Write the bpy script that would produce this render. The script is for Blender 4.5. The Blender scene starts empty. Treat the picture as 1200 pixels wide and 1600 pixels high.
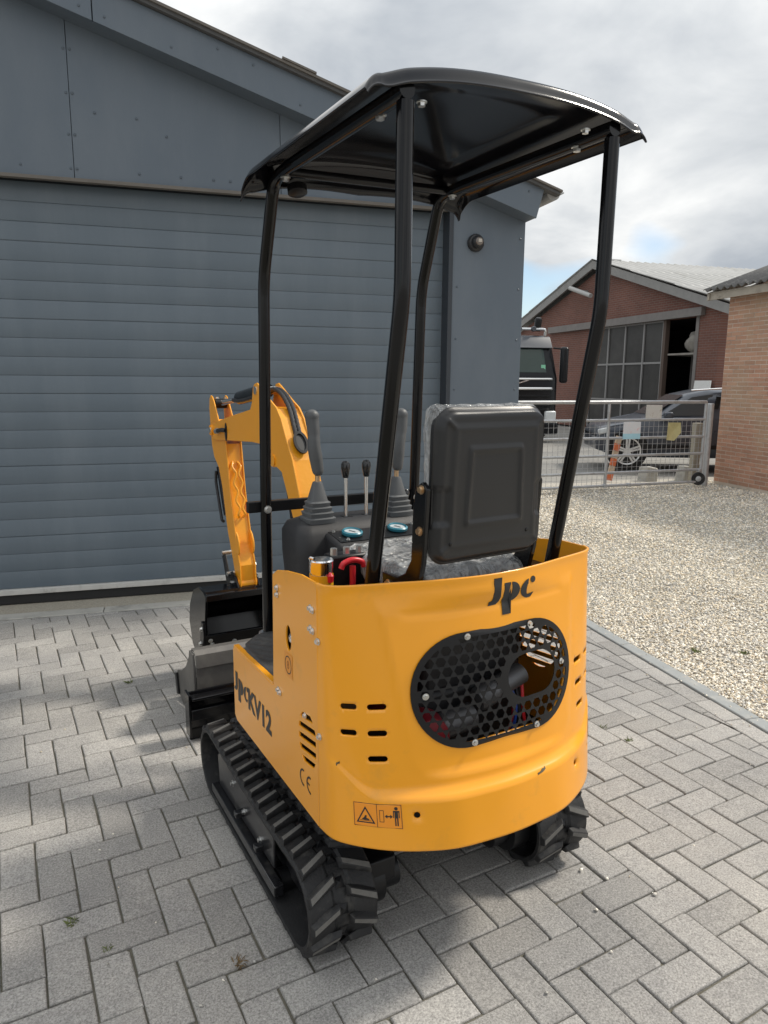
import bpy, bmesh, math, random
import numpy as np
from mathutils import Vector, Matrix, Euler
from mathutils.geometry import delaunay_2d_cdt
random.seed(7); rng = np.random.default_rng(7)
S = bpy.context.scene
R = math.radians
# ------------------------------------------------------------------ camera
cd = bpy.data.cameras.new('camera'); cam = bpy.data.objects.new('camera', cd)
S.collection.objects.link(cam); S.camera = cam
cd.sensor_fit = 'VERTICAL'; cd.sensor_height = 24.0; cd.lens = 1115/1600*24.0
cd.clip_start = .05; cd.clip_end = 3000
right = Vector((.95906537, -.28310105, .00688606)); upv = Vector((.04464269, .17515966, .98352739)); fwd = Vector((.2796438, .94295964, -.18062795))
mw = Matrix((right, upv, -fwd)).transposed().to_4x4(); mw.translation = (0, 0, 1.55)
cam.matrix_world = mw
# ------------------------------------------------------------------ light
SUN_AZ, SUN_EL = 6.0, 46.0        # degrees: azimuth from +X towards +Y, elevation
S.view_settings.view_transform = 'Standard'; S.view_settings.look = 'None'
S.view_settings.exposure = 0.1; S.view_settings.gamma = 1.0; S.view_settings.use_curve_mapping = False
W = bpy.data.worlds.new('World'); S.world = W; W.use_nodes = True
def build_world():
    nt = W.node_tree; nt.nodes.clear(); N = nt.nodes.new; L = nt.links.new
    out = N('ShaderNodeOutputWorld'); bg = N('ShaderNodeBackground'); bg2 = N('ShaderNodeBackground'); mix = N('ShaderNodeMixShader')
    sky = N('ShaderNodeTexSky'); sky.sky_type = 'NISHITA'; sky.sun_disc = False
    sky.sun_elevation = R(SUN_EL); sky.sun_rotation = R(90-SUN_AZ); sky.air_density = 1.0; sky.dust_density = .6
    L(sky.outputs[0], bg.inputs[0]); bg.inputs[1].default_value = .13
    tc = N('ShaderNodeTexCoord'); sep = N('ShaderNodeSeparateXYZ'); L(tc.outputs['Generated'], sep.inputs[0])
    az = N('ShaderNodeMath'); az.operation = 'ABSOLUTE'; L(sep.outputs[2], az.inputs[0])
    ad = N('ShaderNodeMath'); ad.inputs[1].default_value = .28; L(az.outputs[0], ad.inputs[0])
    dx = N('ShaderNodeMath'); dx.operation = 'DIVIDE'; L(sep.outputs[0], dx.inputs[0]); L(ad.outputs[0], dx.inputs[1])
    dy = N('ShaderNodeMath'); dy.operation = 'DIVIDE'; L(sep.outputs[1], dy.inputs[0]); L(ad.outputs[0], dy.inputs[1])
    cb = N('ShaderNodeCombineXYZ'); L(dx.outputs[0], cb.inputs[0]); L(dy.outputs[0], cb.inputs[1])
    def noise(sc, det, ro, dist, off):
        mp = N('ShaderNodeMapping'); mp.inputs[1].default_value = off; L(cb.outputs[0], mp.inputs[0])
        n = N('ShaderNodeTexNoise'); n.inputs['Scale'].default_value = sc; n.inputs['Detail'].default_value = det
        n.inputs['Roughness'].default_value = ro; n.inputs['Distortion'].default_value = dist; L(mp.outputs[0], n.inputs[0]); return n.outputs[0]
    a = noise(1.15, 6, .5, .35, (3.1, 1.7, 0)); b = noise(2.6, 7, .55, .4, (9.3, 4.2, 2)); c = noise(.9, 3, .45, .1, (CLX, CLY, 5))
    ca = N('ShaderNodeMath'); ca.operation = 'MULTIPLY_ADD'; L(b, ca.inputs[0]); ca.inputs[1].default_value = .45; L(a, ca.inputs[2])
    rp = N('ShaderNodeValToRGB'); L(ca.outputs[0], rp.inputs[0]); e = rp.color_ramp.elements
    e[0].position = .57; e[0].color = (.45, .49, .54, 1); e[1].position = .91; e[1].color = (1.08, 1.08, 1.06, 1)
    m = rp.color_ramp.elements.new(.745); m.color = (.73, .755, .775, 1)
    # overcast luminance: brighter overhead than at the horizon (CIE overcast, softened)
    z2 = N('ShaderNodeMath'); z2.operation = 'MULTIPLY'; L(az.outputs[0], z2.inputs[0]); L(az.outputs[0], z2.inputs[1])
    zs = N('ShaderNodeMath'); zs.operation = 'MULTIPLY_ADD'; L(z2.outputs[0], zs.inputs[0]); zs.inputs[1].default_value = .62; zs.inputs[2].default_value = .94
    L(rp.outputs[0], bg2.inputs[0]); L(zs.outputs[0], bg2.inputs[1])
    cr = N('ShaderNodeValToRGB'); L(c, cr.inputs[0]); e = cr.color_ramp.elements
    e[0].position = .325; e[0].color = (0, 0, 0, 1); e[1].position = .375; e[1].color = (1, 1, 1, 1)
    L(cr.outputs[0], mix.inputs[0]); L(bg.outputs[0], mix.inputs[1]); L(bg2.outputs[0], mix.inputs[2]); L(mix.outputs[0], out.inputs[0])
CLX, CLY = 4.65, 3.58
build_world()
sd = bpy.data.lights.new('sun', 'SUN'); sd.energy = 3.1; sd.angle = R(8); sd.color = (1, .93, .82)
sun = bpy.data.objects.new('sun', sd); S.collection.objects.link(sun); sun.location = (6, 3, 8)
ts = Vector((math.cos(R(SUN_EL))*math.cos(R(SUN_AZ)), math.cos(R(SUN_EL))*math.sin(R(SUN_AZ)), math.sin(R(SUN_EL))))
sun.rotation_euler = (-ts).to_track_quat('-Z', 'Y').to_euler()
# ------------------------------------------------------------------ helpers
COL = S.collection
def tag(o, label=None, cat=None, group=None, kind=None):
    if label: o['label'] = label
    if cat: o['category'] = cat
    if group: o['group'] = group
    if kind: o['kind'] = kind
    return o
def empty(name, loc=(0, 0, 0), rz=0, label=None, cat=None, group=None, parent=None):
    o = bpy.data.objects.new(name, None); COL.objects.link(o); o.location = loc; o.rotation_euler = (0, 0, rz)
    o.empty_display_size = .1
    if parent: o.parent = parent
    return tag(o, label, cat, group)
def link(name, me, m=None, parent=None):
    o = bpy.data.objects.new(name, me); COL.objects.link(o)
    if m is not None and len(me.materials) == 0: me.materials.append(m)
    if parent: o.parent = parent
    return o
def V3(*a): return Vector(a)
class MB:
    def __init__(s): s.v = []; s.f = []
    def add(s, vs, fs):
        b = len(s.v); s.v += [tuple(p) for p in vs]; s.f += [tuple(i+b for i in f) for f in fs]; return s
    def box(s, c, d, rot=None):
        x, y, z = d[0]/2, d[1]/2, d[2]/2
        P = [V3(a, b, e) for e in (-z, z) for b in (-y, y) for a in (-x, x)]
        M = Euler(rot).to_matrix() if rot is not None else None
        P = [((M @ p) if M else p)+V3(*c) for p in P]
        return s.add(P, [(0, 2, 3, 1), (4, 5, 7, 6), (0, 1, 5, 4), (2, 6, 7, 3), (0, 4, 6, 2), (1, 3, 7, 5)])
    def ring(s, c, ax, r, n, ph=0):
        ax = V3(*ax).normalized(); t = ax.orthogonal().normalized(); b = ax.cross(t)
        return [V3(*c)+(t*math.cos(ph+2*math.pi*i/n)+b*math.sin(ph+2*math.pi*i/n))*r for i in range(n)]
    def cyl(s, p0, p1, r0, r1=None, n=16, caps=True):
        r1 = r0 if r1 is None else r1; p0 = V3(*p0); p1 = V3(*p1); ax = p1-p0
        A = s.ring(p0, ax, r0, n); B = s.ring(p1, ax, r1, n)
        F = [(i, (i+1) % n, n+(i+1) % n, n+i) for i in range(n)]
        if caps: F += [tuple(range(n-1, -1, -1)), tuple(range(n, 2*n))]
        return s.add(A+B, F)
    def tube(s, path, r, n=12, caps=True, flat=None):
        P = [V3(*p) for p in path]; rr = r if hasattr(r, '__len__') else [r]*len(P)
        T = []
        for i in range(len(P)):
            a = P[max(i-1, 0)]; b = P[min(i+1, len(P)-1)]; T.append((b-a).normalized())
        t = T[0].orthogonal().normalized(); vs = []; fs = []
        for i, p in enumerate(P):
            t = (t-T[i]*t.dot(T[i])).normalized(); b = T[i].cross(t)
            vs += [p+(t*math.cos(2*math.pi*k/n)+b*math.sin(2*math.pi*k/n))*rr[i] for k in range(n)]
        for i in range(len(P)-1):
            fs += [(i*n+k, i*n+(k+1) % n, (i+1)*n+(k+1) % n, (i+1)*n+k) for k in range(n)]
        if caps: fs += [tuple(range(n-1, -1, -1)), tuple((len(P)-1)*n+k for k in range(n))]
        return s.add(vs, fs)
    def prism(s, poly, fn, a, b):
        """poly 2D list, fn(p,q,t)->xyz, extruded t from a to b"""
        n = len(poly); vs = [fn(p, q, a) for p, q in poly]+[fn(p, q, b) for p, q in poly]
        fs = [tuple(range(n-1, -1, -1)), tuple(range(n, 2*n))]+[(i, (i+1) % n, n+(i+1) % n, n+i) for i in range(n)]
        return s.add(vs, fs)
    def lathe(s, prof, c=(0, 0, 0), ax=(0, 0, 1), n=20, ring=False):
        ax = V3(*ax).normalized(); vs = []; fs = []
        for r, h in prof: vs += s.ring(V3(*c)+ax*h, ax, max(r, 1e-5), n)
        for i in range(len(prof)-1): fs += [(i*n+k, i*n+(k+1) % n, (i+1)*n+(k+1) % n, (i+1)*n+k) for k in range(n)]
        m = len(prof)-1
        if ring: fs += [(m*n+k, m*n+(k+1) % n, (k+1) % n, k) for k in range(n)]
        else: fs += [tuple(range(n-1, -1, -1)), tuple(m*n+k for k in range(n))]
        return s.add(vs, fs)
    def build(s, name, m, parent=None, smooth=None, bevel=0, seg=2, solid=0, label=None, cat=None, group=None, kind=None, fix=True):
        me = bpy.data.meshes.new(name); me.from_pydata(s.v, [], s.f)
        if fix:
            bm = bmesh.new(); bm.from_mesh(me); bmesh.ops.recalc_face_normals(bm, faces=bm.faces); bm.to_mesh(me); bm.free()
        me.update()
        o = link(name, me, m, parent)
        if solid:
            q = o.modifiers.new('solid', 'SOLIDIFY'); q.thickness = solid; q.offset = -1
        if bevel:
            q = o.modifiers.new('bevel', 'BEVEL'); q.width = bevel; q.segments = seg; q.limit_method = 'ANGLE'; q.angle_limit = R(35); q.harden_normals = False
        if smooth is not None or bevel:
            me.polygons.foreach_set('use_smooth', [True]*len(me.polygons)); me.set_sharp_from_angle(angle=R(smooth if smooth is not None else 40))
        return tag(o, label, cat, group, kind)
def mb(): return MB()
def bake(o):
    dg = bpy.context.evaluated_depsgraph_get(); me = bpy.data.meshes.new_from_object(o.evaluated_get(dg)); o.modifiers.clear(); o.data = me; return o
def inpoly(x, y, poly):
    c = False; n = len(poly); j = n-1
    for i in range(n):
        xi, yi = poly[i]; xj, yj = poly[j]
        if (yi > y) != (yj > y) and x < (xj-xi)*(y-yi)/(yj-yi)+xi: c = not c
        j = i
    return c
def sheet(outer, holes=(), grid=None, extra=()):
    """triangulated 2D sheet with holes; grid = spacing (gx,gy) of interior points. -> verts2d, tris"""
    vs = []; es = []
    def loop(l):
        b = len(vs); n = len(l)
        vs.extend(Vector(p) for p in l); es.extend((b+i, b+(i+1) % n) for i in range(n))
    loop(outer)
    for h in holes: loop(h)
    if grid:
        xs = [p[0] for p in outer]; ys = [p[1] for p in outer]
        bbs = [(min(p[0] for p in h), max(p[0] for p in h), min(p[1] for p in h), max(p[1] for p in h), h) for h in holes]
        gx, gy = grid
        for x in np.arange(min(xs)+gx*.5, max(xs), gx):
            for y in np.arange(min(ys)+gy*.5, max(ys), gy):
                if not inpoly(x, y, outer): continue
                if any(b[0] <= x <= b[1] and b[2] <= y <= b[3] and inpoly(x, y, b[4]) for b in bbs): continue
                vs.append(Vector((x, y)))
    V, E, F, *_ = delaunay_2d_cdt(vs, es, [], 0, 1e-6)
    bbs = [(min(p[0] for p in h), max(p[0] for p in h), min(p[1] for p in h), max(p[1] for p in h), h) for h in holes]
    out = []
    for f in F:
        x = sum(V[i][0] for i in f)/len(f); y = sum(V[i][1] for i in f)/len(f)
        if not inpoly(x, y, outer): continue
        if any(b[0] <= x <= b[1] and b[2] <= y <= b[3] and inpoly(x, y, b[4]) for b in bbs): continue
        out.append(tuple(f))
    return [tuple(p) for p in V], out
def capsule(cx, cy, l, r, ang=0, n=8):
    P = [(l/2+r*math.cos(t), r*math.sin(t)) for t in np.linspace(-math.pi/2, math.pi/2, n)]+[(-l/2-r*math.cos(t), -r*math.sin(t)) for t in np.linspace(-math.pi/2, math.pi/2, n)]
    c, s_ = math.cos(ang), math.sin(ang); return [(cx+x*c-y*s_, cy+x*s_+y*c) for x, y in P]
def circ(cx, cy, rx, ry=None, n=24, ph=0):
    ry = rx if ry is None else ry; return [(cx+rx*math.cos(ph+2*math.pi*i/n), cy+ry*math.sin(ph+2*math.pi*i/n)) for i in range(n)]
def smooth_path(pts, n=8):
    P = [np.array(p, float) for p in pts]; P = [2*P[0]-P[1]]+P+[2*P[-1]-P[-2]]; out = []
    for i in range(1, len(P)-2):
        for t in np.linspace(0, 1, n, endpoint=False):
            a, b, c, d = P[i-1:i+3]
            out.append(tuple(.5*((2*b)+(c-a)*t+(2*a-5*b+4*c-d)*t*t+(3*b-a-3*c+d)*t**3)))
    out.append(tuple(P[-2])); return out
def bend_path(pts, r=.03, n=6):
    """polyline with rounded corners"""
    P = [V3(*p) for p in pts]; out = [P[0]]
    for i in range(1, len(P)-1):
        a = (P[i-1]-P[i]); b = (P[i+1]-P[i]); k = min(r, a.length*.45, b.length*.45); A = P[i]+a.normalized()*k; B = P[i]+b.normalized()*k
        for t in np.linspace(0, 1, n): out.append(A*(1-t)**2+P[i]*2*t*(1-t)+B*t*t)
    out.append(P[-1]); return out
def sstep(a, b, x):
    t = min(max((x-a)/(b-a), 0), 1); return t*t*(3-2*t)
# ------------------------------------------------------------------ materials
def mat(name, col, rough=.5, metal=0, var=.08, scale=6, bump=0, bscale=120, coat=0, spec=.5, rvar=.08, dirt=None, dscale=4, dlim=(.55, .75), trans=0, alpha=1, pos=False, rnd=0, isl=0, stretch=None):
    m = bpy.data.materials.new(name); m.use_nodes = True; nt = m.node_tree; N = nt.nodes.new; L = nt.links.new
    b = nt.nodes['Principled BSDF']; b.inputs['Metallic'].default_value = metal; b.inputs['Specular IOR Level'].default_value = spec
    b.inputs['Coat Weight'].default_value = coat; b.inputs['Coat Roughness'].default_value = .08; b.inputs['Transmission Weight'].default_value = trans; b.inputs['Alpha'].default_value = alpha
    if pos: src = N('ShaderNodeNewGeometry').outputs['Position']
    else: src = N('ShaderNodeTexCoord').outputs['Object']
    if stretch:
        mp = N('ShaderNodeMapping'); mp.inputs['Scale'].default_value = stretch; L(src, mp.inputs[0]); src = mp.outputs[0]
    n = N('ShaderNodeTexNoise'); n.inputs['Scale'].default_value = scale; n.inputs['Detail'].default_value = 5; n.inputs['Roughness'].default_value = .6; L(src, n.inputs[0])
    fac = n.outputs[0]
    def math_(op, x, y):
        k = N('ShaderNodeMath'); k.operation = op
        for i, q in enumerate((x, y)):
            if isinstance(q, (int, float)): k.inputs[i].default_value = q
            else: L(q, k.inputs[i])
        return k.outputs[0]
    g = math_('MULTIPLY_ADD', fac, 2*var); g.node.inputs[2].default_value = 1-var
    if rnd:
        oi = N('ShaderNodeObjectInfo'); r_ = math_('MULTIPLY_ADD', oi.outputs['Random'], 2*rnd); r_.node.inputs[2].default_value = 1-rnd; g = math_('MULTIPLY', g, r_)
    if isl:
        ge = N('ShaderNodeNewGeometry'); r_ = math_('MULTIPLY_ADD', ge.outputs['Random Per Island'], 2*isl); r_.node.inputs[2].default_value = 1-isl; g = math_('MULTIPLY', g, r_)
    vm = N('ShaderNodeVectorMath'); vm.operation = 'SCALE'; vm.inputs[0].default_value = col[:3]; L(g, vm.inputs['Scale']); c = vm.outputs[0]
    if dirt:
        n2 = N('ShaderNodeTexNoise'); n2.inputs['Scale'].default_value = dscale; n2.inputs['Detail'].default_value = 7; n2.inputs['Roughness'].default_value = .65; L(src, n2.inputs[0])
        rp = N('ShaderNodeValToRGB'); rp.color_ramp.elements[0].position = dlim[0]; rp.color_ramp.elements[1].position = dlim[1]; L(n2.outputs[0], rp.inputs[0])
        mx = N('ShaderNodeMix'); mx.data_type = 'RGBA'; L(rp.outputs[0], mx.inputs[0]); L(c, mx.inputs[6]); mx.inputs[7].default_value = (*dirt[:3], 1); c = mx.outputs[2]
    L(c, b.inputs['Base Color'])
    r_ = math_('MULTIPLY_ADD', fac, 2*rvar); r_.node.inputs[2].default_value = rough-rvar; L(r_, b.inputs['Roughness'])
    if bump:
        n3 = N('ShaderNodeTexNoise'); n3.inputs['Scale'].default_value = bscale; n3.inputs['Detail'].default_value = 3; L(src, n3.inputs[0])
        bp = N('ShaderNodeBump'); bp.inputs['Strength'].default_value = bump; bp.inputs['Distance'].default_value = .01; L(n3.outputs[0], bp.inputs['Height']); L(bp.outputs[0], b.inputs['Normal'])
    return m
YEL = mat('yellow_paint', (.90, .365, .012), .30, var=.04, scale=3, coat=.35, bump=.022, bscale=13, rvar=.05, spec=.5, dirt=(.66, .30, .035), dscale=7, dlim=(.58, .86))
YEL2 = mat('yellow_cast_paint', (.88, .365, .014), .38, var=.05, scale=6, coat=.25, bump=.06, bscale=60, dirt=(.45, .2, .02), dscale=11, dlim=(.68, .85))
BLK = mat('black_gloss_paint', (.004, .004, .005), .14, var=.2, coat=0, spec=.38, bump=.008, bscale=30, rvar=.04, dirt=(.012, .012, .012), dscale=7, dlim=(.6, .9))
BLKM = mat('black_satin_paint', (.008, .008, .009), .38, var=.25, spec=.35, bump=.03, bscale=80, dirt=(.03, .029, .027), dscale=9, dlim=(.58, .85))
PLA = mat('black_textured_plastic', (.018, .018, .02), .55, var=.1, bump=.12, bscale=700)
RUB = mat('track_rubber', (.014, .014, .015), .62, var=.25, scale=20, bump=.15, bscale=160, dirt=(.085, .08, .072), dscale=14, dlim=(.52, .8))
RUBW = mat('dusty_worn_rubber', (.135, .13, .12), .8, var=.3, scale=40, bump=.2, bscale=300)
GRYP = mat('grey_grip_rubber', (.095, .10, .105), .5, var=.08, bump=.03, bscale=300)
CHR = mat('chrome', (.8, .8, .8), .16, metal=1, var=.05)
ZNC = mat('zinc_plated_steel', (.72, .72, .70), .33, metal=1, var=.15, scale=60)
BRS = mat('yellow_zinc_steel', (.62, .44, .27), .35, metal=1, var=.2, scale=60)
HOSE = mat('hose_wrap', (.02, .02, .022), .4, bump=.2, bscale=200)
RED = mat('red_plastic', (.6, .02, .03), .35)
DEC = mat('black_print', (.02, .02, .02), .45, var=.1)
DECO = mat('orange_sticker', (.85, .30, .02), .4, var=.03)
WHT = mat('white_paint', (.75, .75, .73), .5, var=.08, dirt=(.4, .39, .36), dscale=6)
# ================================================================== GROUND
PAV_M = None
def paver_mat():
    m = bpy.data.materials.new('concrete_paver'); m.use_nodes = True; nt = m.node_tree; N = nt.nodes.new; L = nt.links.new
    b = nt.nodes['Principled BSDF']; b.inputs['Roughness'].default_value = .85; b.inputs['Specular IOR Level'].default_value = .3
    ge = N('ShaderNodeNewGeometry'); oi = N('ShaderNodeObjectInfo'); P = ge.outputs['Position']
    def noise(sc, det=4, ro=.6):
        n = N('ShaderNodeTexNoise'); n.inputs['Scale'].default_value = sc; n.inputs['Detail'].default_value = det; n.inputs['Roughness'].default_value = ro; L(P, n.inputs[0]); return n.outputs[0]
    def M(op, x, y, z=None):
        k = N('ShaderNodeMath'); k.operation = op
        for i, q in enumerate((x, y, z)):
            if q is None: continue
            if isinstance(q, (int, float)): k.inputs[i].default_value = q
            else: L(q, k.inputs[i])
        return k.outputs[0]
    rnd = M('FRACT', M('ADD', oi.outputs['Random'], ge.outputs['Random Per Island']), 0)
    g = M('MULTIPLY_ADD', rnd, .26, .87)
    g = M('MULTIPLY', g, M('MULTIPLY_ADD', noise(2.2, 5), .5, .75))
    g = M('MULTIPLY', g, M('MULTIPLY_ADD', noise(170, 3, .85), 2.6, -.3))
    g = M('MULTIPLY', g, M('MULTIPLY_ADD', noise(38, 4, .7), .4, .8))
    cr = N('ShaderNodeValToRGB'); L(noise(1.1, 6, .65), cr.inputs[0]); e = cr.color_ramp.elements
    e[0].position = .35; e[0].color = (.318, .308, .296, 1); e[1].position = .7; e[1].color = (.385, .366, .336, 1)
    vm = N('ShaderNodeVectorMath'); vm.operation = 'SCALE'; L(cr.outputs[0], vm.inputs[0]); L(g, vm.inputs['Scale'])
    # pale mineral grains + scuffs
    vo = N('ShaderNodeTexVoronoi'); vo.inputs['Scale'].default_value = 105; L(P, vo.inputs[0])
    sp = N('ShaderNodeValToRGB'); sp.color_ramp.elements[0].position = .1; sp.color_ramp.elements[0].color = (1, 1, 1, 1); sp.color_ramp.elements[1].position = .2; sp.color_ramp.elements[1].color = (0, 0, 0, 1); L(vo.outputs['Distance'], sp.inputs[0])
    rr = M('MULTIPLY', sp.outputs[0], M('GREATER_THAN', noise(130, 0), .55))
    sc = N('ShaderNodeValToRGB'); sc.color_ramp.elements[0].position = .66; sc.color_ramp.elements[1].position = .78; L(noise(6.5, 9, .75), sc.inputs[0])
    f = M('MAXIMUM', M('MULTIPLY', rr, .6), M('MULTIPLY', sc.outputs[0], .35))
    mx = N('ShaderNodeMix'); mx.data_type = 'RGBA'; L(f, mx.inputs[0]); L(vm.outputs[0], mx.inputs[6]); mx.inputs[7].default_value = (.55, .53, .48, 1)
    L(mx.outputs[2], b.inputs['Base Color'])
    bp = N('ShaderNodeBump'); bp.inputs['Strength'].default_value = .5; bp.inputs['Distance'].default_value = .006; L(noise(300, 4, .8), bp.inputs['Height']); L(bp.outputs[0], b.inputs['Normal'])
    return m
PAV_M = paver_mat()
ASPH = mat('old_asphalt_yard', (.20, .195, .185), .9, var=.25, scale=.8, bump=.3, bscale=60, pos=True, dirt=(.30, .285, .255), dscale=.45, dlim=(.4, .7))
SAND = mat('joint_sand', (.15, .14, .11), .95, var=.5, scale=25, bump=.6, bscale=180, pos=True, dirt=(.05, .075, .02), dscale=7, dlim=(.6, .75))
KERBM = mat('kerb_concrete', (.30, .315, .315), .85, var=.22, scale=7, bump=.25, bscale=250, pos=True, dirt=(.42, .41, .38), dscale=13, dlim=(.5, .75))
KERB2 = mat('pale_kerb_concrete', (.44, .425, .385), .85, var=.2, scale=9, bump=.3, bscale=200, pos=True, dirt=(.24, .23, .21), dscale=6, dlim=(.5, .75))
AGG = mat('exposed_aggregate', (.38, .345, .28), .9, var=.5, scale=90, bump=.8, bscale=110, pos=True)
def quad_sheet(name, x0, x1, y0, y1, z, m, kind='structure'):
    return mb().add([(x0, y0, z), (x1, y0, z), (x1, y1, z), (x0, y1, z)], [(0, 1, 2, 3)]).build(name, m, kind=kind, fix=False)
quad_sheet('ground', -900, 900, -900, 900, -.06, ASPH)
# --- paving: herringbone pavers
PW = .1055; PYAW = R(12.0); PC = Vector((1.102, 1.427)); pu_ = Vector((math.cos(PYAW), math.sin(PYAW))); pv_ = Vector((-math.sin(PYAW), math.cos(PYAW)))
XB = 2.408; YB = 4.962
pav = quad_sheet('paving', -6.5, 2.515, -2.5, 4.965, -.010, SAND)
def paver_mesh(name, poly, th=.05, ch=.005, gap=.0022, z0=0):
    """bevelled slab from a convex polygon (2D, local)"""
    n = len(poly); c = (sum(p[0] for p in poly)/n, sum(p[1] for p in poly)/n)
    def inset(d):
        out = []
        for i in range(n):
            a, b, e = Vector(poly[i-1]), Vector(poly[i]), Vector(poly[(i+1) % n])
            d1 = (b-a).normalized(); d2 = (e-b).normalized(); n1 = Vector((-d1.y, d1.x)); n2 = Vector((-d2.y, d2.x))
            k = n1+n2; k = k/max(k.dot(n1), .25); out.append(b+k*d)
        return out
    A = inset(gap); B = inset(gap+ch*.35); C = inset(gap+ch)
    vs = [(p.x, p.y, z0-th) for p in A]+[(p.x, p.y, z0-ch) for p in A]+[(p.x, p.y, z0-ch*.3) for p in B]+[(p.x, p.y, z0) for p in C]
    fs = []
    for k in range(3): fs += [(k*n+i, k*n+(i+1) % n, (k+1)*n+(i+1) % n, (k+1)*n+i) for i in range(n)]
    fs.append(tuple(3*n+i for i in range(n)))
    return vs, fs
def clip(poly, nx, ny, d):
    out = []
    for i in range(len(poly)):
        a = poly[i]; b = poly[(i+1) % len(poly)]; fa = nx*a[0]+ny*a[1]-d; fb = nx*b[0]+ny*b[1]-d
        if fa <= 0: out.append(a)
        if (fa < 0 < fb) or (fb < 0 < fa):
            t = fa/(fa-fb); out.append((a[0]+(b[0]-a[0])*t, a[1]+(b[1]-a[1])*t))
    return out
def area(p): return .5*sum(p[i-1][0]*p[i][1]-p[i][0]*p[i-1][1] for i in range(len(p)))
def in_view(x, y, marg=0):
    d = Vector((x, y, 0))-Vector((0, 0, 1.55)); dz = d.dot(fwd)
    if dz < .1: return None
    px = 600+1115*d.dot(right)/dz; py = 800-1115*d.dot(upv)/dz
    if -marg < px < 1200+marg and -marg < py < 1600+marg: return dz, px, py
def build_paving():
    items = []
    full = [(-PW, -PW/2), (PW, -PW/2), (PW, PW/2), (-PW, PW/2)]
    for i in range(-60, 61):
        for j in range(-40, 41):
            for typ in (0, 1):
                a = i+2*j; b = -i+2*j
                if typ: a += 1.5; b += .5           # the upright partner of each flat paver
                c = PC+pu_*(a*PW)+pv_*(b*PW)
                if not (-3.0 < c.x < XB+.2 and .2 < c.y < YB+.2): continue
                loc = full if not typ else [(y, x) for x, y in reversed(full)]
                poly = [tuple(c+pu_*x+pv_*y) for x, y in loc]
                q = clip(clip(poly, 1, 0, XB), 0, 1, YB)
                if len(q) < 3 or abs(area(q)) < .0012: continue
                if area(q) < 0: q = q[::-1]
                whole = abs(area(q)-area(poly)) < 1e-6 or len(q) == 4 and abs(abs(area(q))-2*PW*PW) < 1e-6
                items.append((c, typ, q, whole))
    # stretcher row along the kerb
    y = .2; k = 0
    while y < YB-.05:
        y1 = min(y+.211, YB); items.append((Vector((XB+.053, (y+y1)/2)), 2, [(XB, y), (XB+.106, y), (XB+.106, y1), (XB, y1)], False)); y = y1
    vis = []
    rest = MB()
    for it in items:
        c = it[0]; v = in_view(c.x, c.y, 60)
        hid = False
        if v:  # under the machine: hardly seen
            dd = c-Vector((.64, 2.23)); lu = dd.x*math.cos(R(12.6))+dd.y*math.sin(R(12.6)); lv = -dd.x*math.sin(R(12.6))+dd.y*math.cos(R(12.6))
            hid = (abs(lu) < .42 and -.4 < lv < 1.6) or (.0 < lu < .9 and .35 < lv < 1.5)
        it = it+(-1 if (v is None or hid) else 1/v[0]**2,)
        vis.append(it)
    vis.sort(key=lambda t: -t[4])
    protos = []
    for k in range(14):
        r = random.Random(k); j = [(x+r.uniform(-.0022, .0018)*(1 if x > 0 else -1), y+r.uniform(-.002, .0016)*(1 if y > 0 else -1)) for x, y in full]; k0 = r.randrange(4)
        a, b, c2 = Vector(j[k0-1]), Vector(j[k0]), Vector(j[(k0+1) % 4]); cc = r.uniform(.004, .013)
        if k > 1: j = j[:k0]+[tuple(b+(a-b).normalized()*cc), tuple(b+(c2-b).normalized()*cc*r.uniform(.5, 1))]+j[k0+1:]
        v_, f_ = paver_mesh('p', j); me = bpy.data.meshes.new('paver'); me.from_pydata(v_, [], f_); me.materials.append(PAV_M); protos.append(me)
    n = 0
    for c, typ, q, whole, w in vis:
        dz = random.uniform(-.003, .0015)
        if n < 300 and w > 0:
            if whole and typ < 2:
                o = link('paver', random.choice(protos), None, pav); o.location = (c.x, c.y, dz)
                o.rotation_euler = (random.uniform(-.006, .006), random.uniform(-.006, .006), PYAW+(math.pi/2 if typ else 0)+random.choice((0, math.pi))+random.uniform(-.011, .011))
            else:
                v_, f_ = paver_mesh('p', [(x-c.x, y-c.y) for x, y in q]); me = bpy.data.meshes.new('paver'); me.from_pydata(v_, [], f_)
                o = link('paver', me, PAV_M, pav); o.location = (c.x, c.y, dz)
            n += 1
        else:
            v_, f_ = paver_mesh('p', q, z0=dz); rest.add(v_, f_)
    rest.build('pavers_beyond', PAV_M, pav, kind='stuff', fix=False)
build_paving()
# --- kerbs
kb = mb()
y = -2.5
while y < 4.9:
    y1 = min(y+1.0, 5.02); kb.box((2.557, (y+y1)/2, -.06), (.079, y1-y-.004, .13)); y = y1
kb.build('kerb', KERBM, bevel=.006, kind='structure')
kb = mb(); x = -6.5
while x < 2.5:
    x1 = min(x+1.0, 2.6); kb.box(((x+x1)/2, 5.022, -.055), (x1-x-.004, .112, .12)); x = x1
kb.build('door_kerb', KERB2, bevel=.006, kind='structure')
quad_sheet('aggregate_strip', -6.5, 2.6, 5.07, 5.6, -.004, AGG)
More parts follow.
